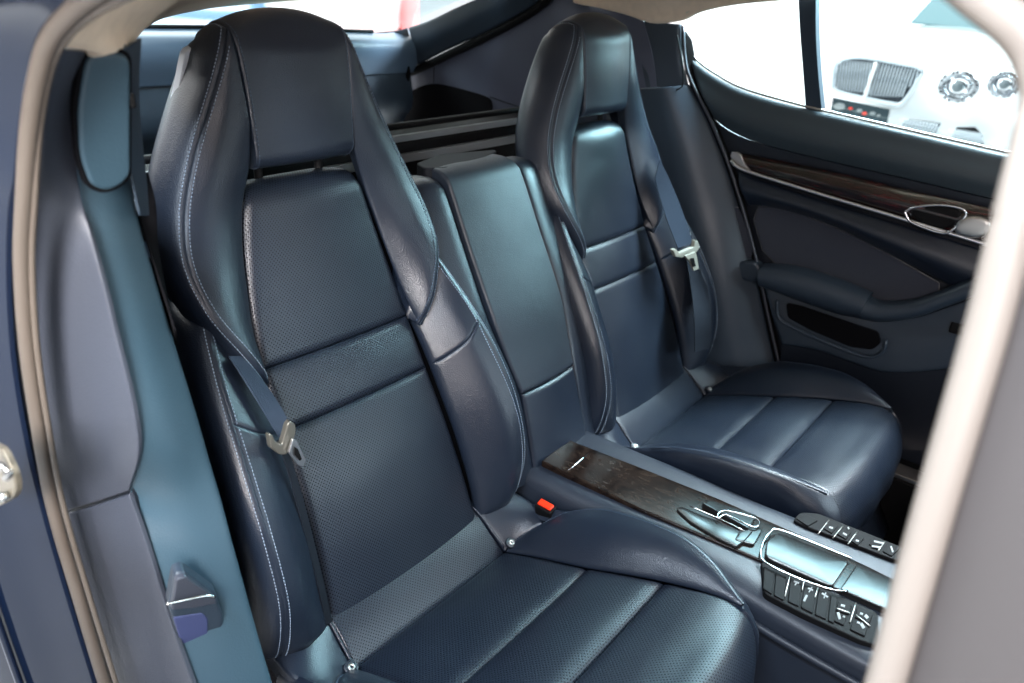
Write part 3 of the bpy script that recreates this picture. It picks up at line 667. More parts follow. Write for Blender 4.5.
# ------------------------------------------------------------------ near side trim
st = empty('side_trim', (-.72, .1, 0), 'navy soft trim panels with cyan light and glare coloured in, inside the near door opening', 'side trim')
def ribbon(name, L, xl, R_px, xr, m, par, g=(None, None, None, None), thick=.02, mid=None, nu=18, nv=40, toward=(-1, -1, 0), bulge=0, rough=.0006):
    n = len(L); xl = xl if hasattr(xl, '__len__') else [xl]*n; xr = xr if hasattr(xr, '__len__') else [xr]*n
    rows = []
    for l, a, r, b in zip(L, xl, R_px, xr):
        A = onx(*l, a); B = onx(*r, b); rows.append([A, (A+B)/2+(np.array(mid) if mid else 0), B])
    return patch(name, rows, m, par, nu, nv, g, bulge, thick, toward, rough)[0]
GS = (.003, .005)
ribbon('pillar_panel', [(64, 50), (47, 110), (37, 180), (33, 260), (38, 360), (50, 450), (66, 511)], -.775,
       [(86, 52), (75, 110), (80, 190), (92, 240), (114, 330), (138, 440), (129, 491)], [-.7435]*7, trim_glare, st, (None, (.0015, .003), GS, (.001, .0025)), mid=(-.001, -.001, 0), thick=.004)
ribbon('lower_panel', [(67, 514), (80, 570), (96, 630), (125, 720)], -.775, [(129, 494), (148, 550), (170, 620), (205, 720)], -.7435, trim_glare, st, ((.0015, .003), None, GS, (.001, .0025)), mid=(-.001, -.001, 0), thick=.004)
ribbon('arch_trim', [(84, 52), (75, 110), (80, 190), (92, 240), (114, 330), (139, 440), (130, 492), (149, 550), (171, 620), (206, 720)], -.74,
       [(131, 48), (131, 110), (136, 190), (150, 250), (174, 330), (207, 440), (222, 500), (238, 560), (258, 630), (285, 720)], [-.70, -.69, -.68, -.675, -.67, -.665, -.665, -.665, -.66, -.66], trim_cyan_lit, st, (None, None, (.001, .003), (.006, .012)), mid=(-.003, -.006, 0), nv=60)
def cvx(px): return -.748+(px-76)/54*.046
pad('pillar_cover', [onx(*p, cvx(p[0])-.004) for p in ((86, 52), (127, 51), (128, 100), (130, 174), (118, 185), (103, 189), (88, 183), (78, 155), (77, 110))], trim_cyan_lit, st, toward=(-1, -1, 0), thick=.004, r=.004, dep=.003, smooth=.012, lift=.004)
pad('pillar_cover_gap', [onx(*p, cvx(p[0])-.004) for p in ((82, 50), (130, 48), (131, 100), (133, 179), (119, 189), (103, 193), (85, 187), (75, 157), (73.5, 110))], black_matte, st, toward=(-1, -1, 0), thick=.004, r=.002, dep=.001, smooth=.012, lift=.001)
# rear part of the pillar; black ribbon for belt slot and shaded gap below
ribbon('rear_pillar_trim', [(124, 46), (124, 100), (126, 150), (131, 180), (138, 215)], [-.70, -.70, -.70, -.695, -.69], [(139, 38), (137, 95), (141, 145), (145, 182), (147, 215)], [-.672, -.672, -.672, -.67, -.67], trim_blue, st, mid=(-.001, -.001, 0), thick=.002)
ribbon('slot_and_gap_shade', [(134, 182), (140, 215), (152, 255), (176, 330)], [-.672]*4, [(148, 172), (156, 205), (160, 255), (178, 345)], [-.655]*4, black_matte, st, thick=.002)
box('slot_button', tuple(onx(131, 100, -.706)), (.004, .009, .012), black, st, .002)
# black backing added to keep the gap between trim and seat dark
box('dark_gap_backing', (-.70, .33, .2), (.02, .5, .95), black_matte, st, .002)
ribbon('seam_backing', [(60, 480), (66, 511), (70, 540)], -.765, [(128, 470), (134, 492), (140, 520)], -.738, leather_dark, st, thick=.004)

ct = empty('release_catch', (-.70, 0, .1), 'faceted blue plastic release catch on the near side trim', 'release catch')
def cp(px, py, dx=0): return onx(px, py, -.748+(px-166)*.00098+dx)
def solid(name, pts, faces, m, par): return link(name, pts, faces, m, par, smooth=False)
c_out = [cp(167, 602), cp(173, 570), cp(182, 566), cp(214, 588), cp(217, 597), cp(222, 612), cp(221, 632), cp(212, 654), cp(190, 669), cp(180, 645)]
pad('catch_body', c_out, trim_blue, ct, toward=(-1, -1, 0), thick=.012, r=.004, dep=.003, res=.003, smooth=.006, lift=.008)
pad('catch_cap', [cp(*p) for p in ((168, 601), (173, 571), (182, 567), (212, 589), (214, 595), (190, 599))], trim_glare, ct, toward=(-1, -1, .6), thick=.006, r=.002, dep=.002, res=.003, smooth=.003, lift=.013)
pad('catch_inset', [cp(*p) for p in ((171, 611), (200, 606), (206, 612), (206, 642), (200, 652), (188, 660), (180, 640))], mat('violet_blue_plastic', (.04, .05, .12), .4), ct, toward=(-1, -1, 0), thick=.003, r=.002, dep=.0015, res=.003, smooth=.003, lift=.0098)
tube('catch_edge', [cp(*p, -.012) for p in ((167, 604), (185, 600), (205, 596), (215, 597))], .0016, steel, ct, res=20)

# ------------------------------------------------------------------ door seal, body side
sl = empty('door_seal', (-.8, 0, .3), 'taupe rubber weatherstrip curving round the near door opening', 'door seal')
seal_px = [(330, -85), (200, -50), (110, -14), (74, 11), (51, 38), (39, 72), (30, 125), (25, 190), (22, 260), (27, 345), (39, 430), (54, 510), (80, 600), (110, 700), (140, 790)]
tube('seal_bulb', [onx(*p, -.80) for p in seal_px], .0066, rubber, sl, n=14, res=90)
tube('seal_lip', [onx(*p, -.795)+np.array([0, .0, 0]) for p in [(345, -70), (212, -36), (124, -3), (84, 20), (60, 46), (48, 78), (39, 130), (35, 195), (32, 262), (37, 346), (49, 430), (64, 508), (90, 598), (120, 695), (150, 785)]], .0028, rubber, sl, n=10, res=90)
bd = empty('car_body', (-.86, 0, .2), 'glossy dark blue painted car body edge at far left with door striker', 'car body')
inner = [(95, -25), (60, 5), (38, 32), (28, 68), (18, 125), (13, 180), (8, 210), (6, 280), (11, 360), (24, 440), (42, 515), (68, 605), (98, 700), (128, 790)]
rows = []
for q in inner:
    a = onx(*q, -.806); k = 0
    out = a+np.array([-.02, .03, 0]); c2 = a+np.array([-.05, .07, 0]); c3 = a+np.array([-.075, .14, 0]); c4 = a+np.array([-.085, .30, 0])
    rows.append([a, out, c2, c3, c4])
patch('body_side', rows, paint, bd, 30, 60, thick=.01, toward=(-1, -1, 0), rough=.0008)
rows = [[onx(*q, -.806), onx(*q, -.801)+np.array([0, .012, 0])] for q in inner]
patch('door_flange', rows, paint, bd, 4, 60, thick=.004, toward=(-1, -1, 0), rough=0)
tube('jamb_bead', [a+np.array([-.052, .06, .0]) for a in [onx(*q, -.806) for q in inner[6:]]], .004, paint, bd, res=50)
sk = pad('door_striker', [onx(*p, -.86) for p in ((-22, 443), (-2, 446), (7, 460), (15, 480), (15, 496), (4, 504), (-10, 510), (-22, 500))], mat('tan_metal', (.16, .14, .105), .45, metal=.5), bd, toward=(-1, -1, 0), thick=.004, r=.002, dep=.0015, res=.003, smooth=1)
tube('striker_loop', [onx(-8, 462, -.87), onx(4, 468, -.885), onx(9, 474, -.88), onx(6, 478, -.868)], .003, steel, sk, res=14)
tube('screw_head', [onx(3, 497, -.861), onx(3, 497, -.866)], .0045, steel, sk, res=3, n=16)

# ------------------------------------------------------------------ foreground pillar
bp_ = empty('door_pillar', (-.86, -.62, .5), 'blurred taupe pillar with pale cream edge in the right foreground', 'pillar')
def seg(px, py, t):  # a point at distance t metres along the sight through that measured position
    d = RR*(px-512)/FPX + UU*(341.5-py)/FPX + _d; return CAM+t*d
S = [(880, -75, .36), (945, -30, .35), (982, 0, .345), (1012, 24, .34), (1034, 55, .34), (1042, 95, .34), (1031, 153, .34), (1013, 222, .34), (986, 330, .35), (935, 506, .37), (885, 683, .40), (850, 800, .43)]
tube('pillar_edge', [seg(*p) for p in S], .0092, pillar_strip, bp_, n=18, res=70)
rows = []
for px, py, t in S:
    a = seg(px+10, py, t+.004); b = a+np.array([-.015, -.05, 0.0]); c = a+np.array([-.01, -.12, 0]); rows.append([a, b, c])
patch('pillar_cover', rows, pillar_trim, bp_, 16, 40, thick=.01, toward=(-.4, .3, 0), rough=0)

# ------------------------------------------------------------------ headliner (cream roof lining)
hl_ = empty('roof_lining', (0, .5, .8), 'cream fabric roof lining framing the rear window and doors', 'roof lining')
# near rail: lower edge seen from inside, then across to the tailgate
lo_px = [(60, 48, -.77), (86, 52, -.745), (127, 52, -.70)]
def mix(a, b, t): return np.array(a)*(1-t)+np.array(b)*t
rows = [[onx(60, 50, -.785), onx(75, 15, -.79), onx(110, -35, -.79)],
        [onx(84, 54, -.752), onx(100, 15, -.75), onx(135, -35, -.74)],
        [onx(127, 52, -.695), onx(142, 18, -.66), onx(200, -30, -.62)],
        [ony(138, 34, .42), ony(175, 6, .40), ony(240, -32, .36)],
        [ony(160, 20, .70), ony(215, -2, .62), ony(290, -34, .5)],
        [ony(205, 10, .93), ony(260, -8, .8), ony(340, -34, .62)],
        [ony(262, 4, 1.0), ony(310, -10, .85), ony(390, -36, .66)],
        [ony(330, -1, 1.0), ony(370, -14, .85), ony(440, -38, .66)],
        [ony(430, -8, 1.0), ony(450, -22, .85), ony(500, -40, .66)]]
patch('near_rail', rows, cream, hl_, 16, 60, ((.003, .006), None, (.006, .01), None), thick=.015, toward=(0, -.6, -1))
# far rail over the door and quarter window
rows = [[ony(548, -2, .62), ony(560, -14, .5), ony(580, -45, .4)],
        [onx(585, 6, .62), onx(600, -10, .60), onx(620, -45, .52)],
        [onx(625, 16, .65), onx(640, -6, .62), onx(655, -45, .52)],
        [onx(652, 24.5, .66), onx(660, -2, .63), onx(680, -45, .52)],
        [onx(681, 22, .665), onx(686, 0, .64), onx(712, -45, .52)],
        [onx(700, 13, .65), onx(708, -4, .63), onx(740, -45, .52)],
        [onx(735, 5, .63), onx(740, -8, .62), onx(780, -45, .52)],
        [onx(800, 0.5, .615), onx(805, -12, .60), onx(840, -45, .52)],
        [onx(900, -4, .60), onx(905, -16, .59), onx(930, -45, .52)]]
patch('far_rail', rows, cream, hl_, 16, 50, (None, None, (.006, .01), None), thick=.015, toward=(-1, -.4, -.6))

rows = [[(x, y, z+.03*(1-(x/.62)**2)) for x in (-.58, -.3, 0, .3, .58)] for y, z in ((-1.5, .80), (-1.0, .86), (-.4, .875), (.2, .855), (.62, .815))]
patch('ceiling', rows, cream, hl_, 14, 20, thick=.02, toward=(0, 0, -1), rough=0)

# ------------------------------------------------------------------ far side quarter trim
qt = empty('side_trim', (.68, .1, 0), 'dark navy quarter trim between the far seat and the far door', 'side trim')
ribbon('upper_cover', [(632, 20), (640, 55), (647, 92)], .66, [(680, 24), (681, 58), (688, 88)], .68, trim_blue, qt, ((.003, .006), (.005, .01), None, (.006, .012)), thick=.01)
ribbon('quarter_panel', [(640, 88), (652, 140), (668, 200), (690, 270), (700, 345), (700, 400)], [.655, .65, .64, .63, .63, .63], [(690, 84), (713, 130), (732, 180), (752, 250), (765, 310), (785, 400)], [.685, .69, .695, .70, .70, .70], trim_blue, qt, (GS, None, None, (.006, .012)), thick=.01, mid=(-.02, -.006, 0), nv=50)
ribbon('door_edge_strip', [(681, 24), (684, 62), (692, 88), (713, 130), (732, 180), (752, 250), (765, 310), (785, 400)], .688, [(692, 40), (697, 66), (704, 90), (720, 130), (739, 180), (757, 250), (771, 310), (791, 400)], .705, black, qt, thick=.006)
tube('door_edge_bead', [onx(*p, .686) for p in ((683, 26), (686, 64), (695, 89), (715, 130), (734, 180), (754, 250), (767, 310), (787, 400))], .0035, trim_glare, qt, res=50)
tube('belt_channel', [ony(632, 165, .28), ony(650, 200, .25), ony(664, 240, .22)], .012, black, qt, res=10)
tube('upper_seam', [onx(*p, .664) for p in ((647, 90), (662, 92), (676, 90), (683, 84), (682, 62), (677, 35))], .0016, black, qt, res=30)
pad('armrest_cap', [onx(*p, .685) for p in ((734, 262), (756, 259), (763, 268), (762, 280), (750, 281), (736, 275))], trim_blue, qt, toward=(-1, 0, 0), thick=.02, r=.008, dep=.006, res=.004, lift=.012)
pad('suede_insert', [onx(*p, .69) for p in ((728, 212), (733, 207), (741, 208), (757, 256), (742, 258), (733, 240))], alcantara, qt, toward=(-1, 0, 0), thick=.004, r=.003, dep=.002, res=.004, lift=.002)

# ------------------------------------------------------------------ far door
dr = empty('car_door', (.72, -.3, -.1), 'far navy car door with dark wood strip, chrome pull and armrest', 'car door')
box('door_shell', (.75, -.62, .085), (.06, 1.75, .86), leather_dark, dr, .004)
def lp(pts, x): return [onx(px, py, x) for px, py in pts]
xs = [688, 712, 745, 805, 900, 1024, 1120]
top = [(690, 57), (712, 74), (745, 91), (805, 108), (900, 130), (1024, 158.5), (1120, 180)]
sillb = [(713, 118), (728, 130), (755, 142), (810, 157), (900, 178), (1024, 207), (1120, 230)]
rows = []
for a, b in zip(top, sillb):
    A = onx(*a, .705); B = onx(*b, .70); rows.append([A+np.array([.05, 0, -.035]), A, A*.7+B*.3+np.array([-.012, 0, 0]), A*.35+B*.65+np.array([-.016, 0, 0]), B])
patch('sill_panel', rows, mat('window_lit_door_top', (.028, .042, .052), .5, grain=.6, gscale=500), dr, 26, 60, ((.006, .01), None, None, (.003, .006)), thick=.01, toward=(-1, 0, .5))  # base lightened to teal in place of reflected window light
ribbon('upper_recess', [(713, 118), (728, 130), (755, 142), (810, 157), (900, 178), (1024, 207), (1120, 230)], .704, [(728, 152), (742, 154), (770, 160), (820, 170), (905, 190), (1024, 218), (1120, 241)], .708, leather_dark, dr, thick=.006, toward=(-1, 0, 0))
wd = ribbon('wood_strip', [(741, 153), (770, 159), (820, 169), (905, 189), (1024, 216), (1120, 239)], .700, [(753, 173), (775, 180), (820, 193), (905, 218), (1024, 252), (1120, 280)], .690, wood_red, dr, thick=.006, toward=(-1, 0, .3), bulge=.003, mid=(-.010, 0, 0.002), rough=0)
tube('chrome_strip', lp([(731, 160), (736, 166), (751, 172.5), (820, 194), (900, 218), (1024, 256), (1120, 285)], .684), .0036, bright_metal, dr, res=60)
pad('chrome_end', lp([(729, 152), (740, 152), (744, 163), (752, 173), (744, 172), (734, 167)], .690), satin, dr, toward=(-1, 0, 0), thick=.004, r=.002, dep=.001, res=.003, smooth=1)
hd = pad('door_pull', lp([(908, 207), (938, 205), (960, 209), (963, 219), (946, 231), (925, 226), (910, 215)], .682), black, dr, toward=(-1, 0, 0), thick=.006, r=.008, dep=.004, res=.004)
tube('chrome_ring', lp([(905, 212), (915, 207), (938, 205), (960, 208), (966, 214), (958, 225), (945, 233), (925, 228), (910, 221)], .680), .0026, chrome, hd, closed=True, res=60)
pad('chrome_lever', lp([(964, 214), (994, 219), (986, 238), (970, 239), (950, 232)], .678), satin, hd, toward=(-1, 0, 0), thick=.008, r=.006, dep=.004, res=.004, bulge=.003)
ribbon('padded_roll', [(738, 170), (755, 178), (820, 199), (900, 224), (1024, 262), (1120, 292)], .694, [(748, 206), (775, 209), (830, 226), (900, 261), (1000, 312), (1100, 360)], .698, leather, dr, ((.005, .01), None, (.004, .008), (.005, .010)), thick=.01, mid=(-.020, 0, 0), toward=(-1, 0, 0), nv=50)
pad('suede_insert', lp([(748, 204), (790, 210), (850, 234), (905, 264), (950, 290), (905, 310), (870, 300), (830, 285), (766, 266)], .700), alcantara, dr, toward=(-1, 0, 0), thick=.006, r=.006, dep=.003, smooth=1)
# arm rest
def roll(name, upper, lower, xo, xi, m, g=(None, None, (.006, .01), (.006, .01)), nv=40):
    rows = []
    for a, b in zip(upper, lower):
        A = onx(*a, xo); B = onx(*b, xo); M_ = (A+B)/2; rows.append([A, mix(A, B, .2)+np.array([xi*.8, 0, .004]), M_+np.array([xi, 0, 0]), mix(A, B, .8)+np.array([xi*.75, 0, 0]), B])
    return patch(name, rows, m, dr, 26, nv, g, thick=.01, toward=(-1, 0, 0))[0]
roll('armrest', [(766, 262), (795, 264), (840, 277), (874, 291)], [(764, 287), (800, 301), (840, 315), (862, 318)], .690, -.045, trim_blue)
roll('armrest', [(868, 293), (885, 299), (915, 297), (945, 287), (985, 272), (1040, 262)], [(850, 316), (880, 322), (915, 318), (950, 306), (990, 292), (1040, 284)], .690, -.040, trim_blue)
ribbon('pocket_panel', [(764, 287), (800, 301), (850, 316), (880, 322), (915, 318), (950, 307), (1000, 290), (1060, 280)], .695, [(782, 345), (815, 350), (850, 362), (882, 372), (920, 372), (960, 366), (1010, 350), (1060, 345)], .675, trim_blue, dr, ((.004, .01), None, None, (.004, .01)), thick=.01, mid=(-.006, 0, 0), toward=(-1, 0, 0), nv=50)
pk = pad('door_pocket', lp([(786, 303), (800, 306), (850, 323), (878, 332), (881, 343), (872, 350), (850, 347), (810, 330), (788, 318)], .668), black_matte, dr, toward=(-1, 0, 0), thick=.004, r=.002, dep=.001, smooth=.008)
tube('pocket_rim', lp([(777, 300), (779, 318), (800, 331), (850, 352), (872, 357), (884, 350), (886, 340)], .668), .004, trim_blue, pk, res=30)
ribbon('lower_panel', [(782, 345), (815, 350), (850, 362), (882, 372), (920, 372), (960, 366), (1010, 350), (1060, 345)], .678, [(770, 440), (815, 450), (850, 450), (882, 450), (920, 450), (960, 450), (1010, 450), (1060, 450)], .70, leather_dark, dr, thick=.01, toward=(-1, 0, 0))
box('seat_switch', tuple(onx(958, 329, .672)), (.008, .03, .022), black, dr, .003)
dv = ribbon('window_divider', [(798, -10), (800, 30), (803, 70), (806, 112)], [.64, .66, .685, .71], [(816, -10), (816, 30), (818, 70), (822, 112)], [.64, .66, .685, .71], trim_blue, dr, thick=.02, toward=(-1, -1, 0))
# glass
rows = [[onx(px, py, x) for px, py in ((686, y0), (760, y1), (900, y2), (1060, y3))] for y0, y1, y2, y3, x in ((12, -4, -8, -12, .655), (40, 40, 60, 80, .70), (60, 100, 135, 175, .73))]
patch('window_glass', rows, glass, dr, 10, 6, thick=0, toward=(-1, 0, 0), rough=0)
tube('window_seal', lp([(684, 28), (687, 44), (697, 60), (716, 74), (745, 89), (805, 106), (900, 128), (1024, 156), (1100, 173)], .708), .003, satin, dr, res=50)

# ------------------------------------------------------------------ sill, floor
fl = tag(link('car_floor', [(-1.0, -1.6, -.33), (.75, -1.6, -.33), (.75, .3, -.33), (-1.0, .3, -.33)], [(0, 1, 2, 3)], carpet), kind='structure')
sp = empty('sill_plate', (.68, -.5, -.2), 'bright metal sill plate by the far door below the seat', 'sill plate')
box('plate', (.64, -.62, -.115), (.05, .44, .01), satin, sp, .002)
box('plate_base', (.66, -.62, -.22), (.10, .5, .2), black, sp, .004)
fm = empty('seat_rail_cover', (.3, -.6, -.25), 'pale grey cover on the floor in front of the far seat', 'floor trim')
patch('rail_cover', [[(.36, -.60, -.05), (.40, -.60, -.03), (.44, -.60, -.06)], [(.36, -.64, -.12), (.41, -.65, -.09), (.46, -.64, -.13)], [(.35, -.68, -.28), (.41, -.70, -.27), (.47, -.69, -.28)]], pillar_trim, fm, 12, 16, thick=.01)
fs = empty('front_seat', (.42, -.78, 0), 'dark back edge of the front seat beyond the console', 'car seat')
rows = [[(.30, -.70, -.3), (.42, -.665, -.3), (.62, -.665, -.3), (.68, -.72, -.3)], [(.30, -.72, -.1), (.42, -.69, -.1), (.62, -.69, -.1), (.68, -.74, -.1)], [(.30, -.78, .2), (.42, -.76, .22), (.62, -.76, .22), (.68, -.80, .2)]]
patch('seat_back', rows, leather_dark, fs, 16, 16, thick=.08, toward=(0, 1, 0))

# ------------------------------------------------------------------ boot: cover, tailgate, side panels
tc_ = empty('boot_cover', (0, .45, .45), 'black boot cover cassette with pale metal strips behind the rear seats', 'boot cover')
box('cassette', (0, .50, .455), (1.24, .16, .09), black, tc_, .012)
for z, h, y in ((.508, .012, .425), (.472, .016, .418)):
    box('metal_strip', (0, y-.006, z), (1.22, .012, h), mat('pale_strip', (.13, .145, .155), .45), tc_, .002)
tube('top_rod', [(-.6, .43, .528), (0, .425, .529), (.6, .43, .53)], .006, black, tc_, res=6)
tl = empty('tailgate', (0, 1.0, .6), 'blue-grey trimmed tailgate below the rear window', 'tailgate')
def yy(pts, y): return [ony(px, py, y) for px, py in pts]
rows = [[(x, 1.03, z) for x, z in ((-.62, .645), (-.2, .645), (.2, .640), (.42, .632), (.56, .628), (.63, .64))], [(x, .985, z-.012) for x, z in ((-.62, .64), (-.2, .64), (.2, .635), (.42, .628), (.56, .622), (.63, .63))],
        [(x, .975, z) for x, z in ((-.62, .59), (-.2, .59), (.2, .585), (.42, .585), (.56, .585), (.63, .585))], [(x, 1.0, z) for x, z in ((-.62, .53), (-.2, .53), (.2, .525), (.42, .525), (.56, .525), (.63, .525))]]
trim_hatch = mat('blue_grey_trim', (.075, .11, .155), .45)
patch('tailgate_panel', rows, trim_hatch, tl, 30, 30, (None, (.003, .006), None, None), thick=.02, toward=(0, -1, .3))
rows = [[(x, 1.012, .55) for x in (-.62, 0, .62)], [(x, .995, .44) for x in (-.62, 0, .62)], [(x, 1.04, .36) for x in (-.62, 0, .62)], [(x, 1.06, .1) for x in (-.62, 0, .62)]]
patch('lower_tailgate_panel', rows, trim_blue, tl, 20, 20, ((.003, .006), None, None, None), thick=.02, toward=(0, -1, 0))
tube('window_seal', [(-.62, 1.03, .648), (-.2, 1.03, .648), (.2, 1.03, .643), (.42, 1.03, .635), (.5, 1.03, .633)], .0045, black, tl, res=30)
# the tailgate's side frame running forward and up along the far side
up = [(408, 27.5), (430, 20), (455, 8), (480, -3), (520, -20)]; dn = [(418, 66), (445, 52), (480, 36), (525, 12), (552, -8)]
hb = []
for i, (a, b) in enumerate(zip(up, dn)):
    x = .60+.0*i; A = onx(*a, x); B = onx(*b, x+.03); hb.append([A, (A+B)/2+np.array([-.01, -.01, 0]), B])
patch('side_frame', hb, trim_blue, tl, 16, 30, ((.003, .006), None, (.004, .01), (.006, .012)), thick=.02, toward=(-1, -1, 0))
hb = [[onx(368, 33, .55), onx(372, 52, .555), onx(372, 74, .56)], [onx(395, 31, .58), onx(400, 52, .59), onx(398, 73, .60)], [onx(407, 28, .60), onx(412, 48, .61), onx(417, 66, .63)]]
patch('corner_panel', hb, trim_blue, tl, 14, 14, (None, (.003, .006), None, (.004, .01)), thick=.01, toward=(-1, -1, 0))
tube('seal', [onx(398, 76, .63), onx(420, 68.5, .635), onx(450, 54, .635), onx(485, 37.5, .635), onx(530, 13, .635), onx(556, -8, .635)], .011, black, tl, res=40)
tube('hinge_clip', [onx(400, 66, .60), onx(396, 62, .595), onx(403, 61, .59), onx(408, 68, .60), onx(407, 82, .61), onx(402, 95, .62)], .006, black, tl, res=20)
rows = [[(-.62, 1.03, .65), (0, 1.05, .65), (.62, 1.03, .65)], [(-.56, .6, .80), (0, .62, .82), (.56, .6, .80)]]
patch('rear_window', rows, glass, tl, 6, 6, thick=0, toward=(0, -1, 0), rough=0)
bs = empty('boot_side_panel', (.65, .7, .4), 'lilac-grey boot side panel with dark opening beyond the middle backrest', 'boot trim')
lil = mat('lilac_grey_trim', (.058, .066, .098), .55, grain=.4)
rows = [[onx(404, 76, .64), onx(404, 100, .645), onx(395, 160, .65)], [onx(437, 62, .64), onx(437, 92, .645), onx(440, 160, .65)], [onx(490, 37, .64), onx(492, 90, .645), onx(490, 160, .65)], [onx(530, 15, .64), onx(540, 80, .645), onx(545, 160, .65)], [onx(562, -6, .64), onx(600, 60, .645), onx(610, 160, .65)], [onx(640, 10, .66), onx(655, 70, .665), onx(660, 160, .66)]]
patch('panel', rows, lil, bs, 24, 40, thick=.01, toward=(-1, -1, 0))
pad('opening', [onx(*p, .634) for p in ((398, 100), (415, 88), (432, 83), (450, 86), (486, 96), (492, 102), (491, 116), (470, 122), (420, 132), (392, 138))], black_matte, bs, toward=(-1, -1, 0), thick=.004, r=.003, dep=.001, smooth=2)
tube('panel_seam', [onx(434, 64, .637), onx(433.5, 83, .638)], .0008, black, bs, res=4)
tube('panel_seam', [onx(490, 97, .636), onx(510, 104, .637), onx(530, 110, .638)], .0012, black, bs, res=8)
bf = tag(link('boot_floor', [(-.7, .35, .1), (.7, .35, .1), (.7, 1.08, .1), (-.7, 1.08, .1)], [(0, 1, 2, 3)], carpet), kind='structure')
bk2 = box('gap_blocker', (0, .33, .02), (1.38, .02, .80), black_matte, None, .002)  # black sheet added to block bright gaps around the seats
bw = empty('boot_side_wall', (-.64, .7, .3), 'dark boot side wall behind the nearer seat', 'boot trim')
patch('wall', [[(-.64, .20, z), (-.645, .6, z), (-.62, 1.04, z)] for z in (.1, .35, .575)], black_matte, bw, 6, 6, thick=.01, toward=(1, 0, 0))

# ------------------------------------------------------------------ the showroom outside
FZ = -.62
tag(link('showroom_floor', [(-14, -14, FZ), (14, -14, FZ), (14, 14, FZ), (-14, 14, FZ)], [(0, 1, 2, 3)], floor_m), kind='structure')
wl = box('showroom_wall', (9.0, 0, 1.5), (.2, 24, 5), white_wall, None, .02); tag(wl, 'bright white showroom wall seen through the side window', 'wall')
wl = box('showroom_wall', (0, 9.0, 1.5), (17.6, .2, 5), white_wall, None, .02); tag(wl, 'bright white showroom wall seen through the rear window', 'wall')
clm = box('showroom_column', (3.45, 3.3, .9), (.5, .5, 3.2), mat('grey_column', (.33, .34, .35), .6), None, .03); tag(clm, 'pale grey column at the rear corner of the side window', 'column')

# white car outside the side window
wc = empty('parked_car', (4.6, .3, FZ), 'white car with mesh grille and twin round headlights seen through the side window', 'car')
def cx(px, py, d=0.0):
    p = onx(px, py, 4.35); return p
fas = []
for z in (-.55, -.3, 0, .25, .42, .50):
    off = np.interp(z, [-.55, -.3, 0, .25, .42, .50], [.12, .03, 0, .02, .10, .25])
    fas.append([(4.42+off+1.1*max(0, (abs(y-.2)-.35))**2, y, z) for y in (1.25, 1.0, .7, .4, .1, -.2, -.5, -.8, -1.0)])
patch('front_fascia', fas, car_white, wc, 40, 30, thick=.02, toward=(-1, 0, 0), rough=0)
hood = []
for t in np.linspace(0, 1, 5):
    hood.append([(4.66+1.2*t+.9*max(0, (abs(y-.2)-.35))**2*(1-t), .2+(y-.2)*(1-.05*t), .50+.16*math.sin(t*1.5)-.25*max(0, abs(y-.2)-.5)**2) for y in (1.2, .9, .6, .2, -.2, -.6, -.95)])
patch('bonnet', hood, car_white, wc, 24, 20, thick=.02, toward=(-.3, 0, 1), rough=0)
patch('windscreen', [[(5.85+.75*t, y*(1-.12*t)+.2, .66+.42*t) for y in (.75, .3, -.3, -.75)] for t in (0, .5, 1)], mat('teal_glass', (.03, .11, .13), .05), wc, 10, 8, thick=.01, toward=(-1, 0, .5), rough=0)
patch('roof', [[(6.6+.9*t, y+.2, 1.08+.08*math.sin(t*2)) for y in (.64, 0, -.64)] for t in (0, .5, 1)], car_white, wc, 10, 8, thick=.02, toward=(0, 0, 1), rough=0)
grill = pad('grille', [cx(*p) for p in ((834, 88), (836, 68), (842, 60), (862, 57), (900, 63), (923, 69), (918, 82), (904, 102), (892, 103), (845, 93))], mat('grille_backing', (.015, .02, .028), .5), wc, toward=(-1, 0, 0), thick=.02, r=.02, dep=.01, res=.03, smooth=1, lift=.01)
bars = []
for k in range(13):
    a = np.array((840+k*2.9, 59+k*.25)); b = a+(-4, 31); bars.append(tube('bar', [cx(*a)-np.array([.025, 0, 0]), cx(*b)-np.array([.03, 0, 0])], .0042, grille_m, wc, n=6, res=3))
for k in range(15):
    a = np.array((878+k*3.2, 62+k*.55)); b = a+(-9+k*-.1, 34-k*.5)
    if k > 11: b = a+(-8+(k-11)*2, 22-(k-11)*4)
    bars.append(tube('bar', [cx(*a)-np.array([.025, 0, 0]), cx(*b)-np.array([.03, 0, 0])], .0042, grille_m, wc, n=6, res=3))
mb_ = merge('grille_bar', bars); mb_.parent = grill; mb_.matrix_parent_inverse = Matrix.Identity(4)
tube('grille_rim', [cx(*p)-np.array([.03, 0, 0]) for p in ((834, 88), (836, 68), (842, 60), (862, 57), (900, 63), (923, 69), (918, 82), (904, 102), (892, 103), (845, 93))], .012, grille_m, grill, closed=True, res=60)
tube('grille_post', [cx(878, 62)-np.array([.035, 0, 0]), cx(866, 98)-np.array([.035, 0, 0])], .012, car_white, grill, res=3)
pl = pad('number_plate', [cx(*p) for p in ((834, 97), (891, 109), (888, 124), (832, 111))], mat('dark_plate', (.006, .02, .026), .4), wc, toward=(-1, 0, 0), thick=.01, r=.005, dep=.002, res=.03, smooth=0, lift=.03)
for q, m_ in (((841, 106, 6), mark), ((852, 108, 2), red_plastic), ((861, 110, 3), mark), ((866, 113, 2.5), red_plastic), ((874, 113, 3), mark), ((880, 115, 2), mark)):
    x, y, r_ = q; pad('plate_mark', [cx(x+r_*math.cos(t)*1.0, y+r_*math.sin(t)*.6)-np.array([.034, 0, 0]) for t in np.linspace(0, 6.28, 9)[:-1]], m_, pl, toward=(-1, 0, 0), thick=.003, r=.002, dep=.001, res=.01, smooth=0)
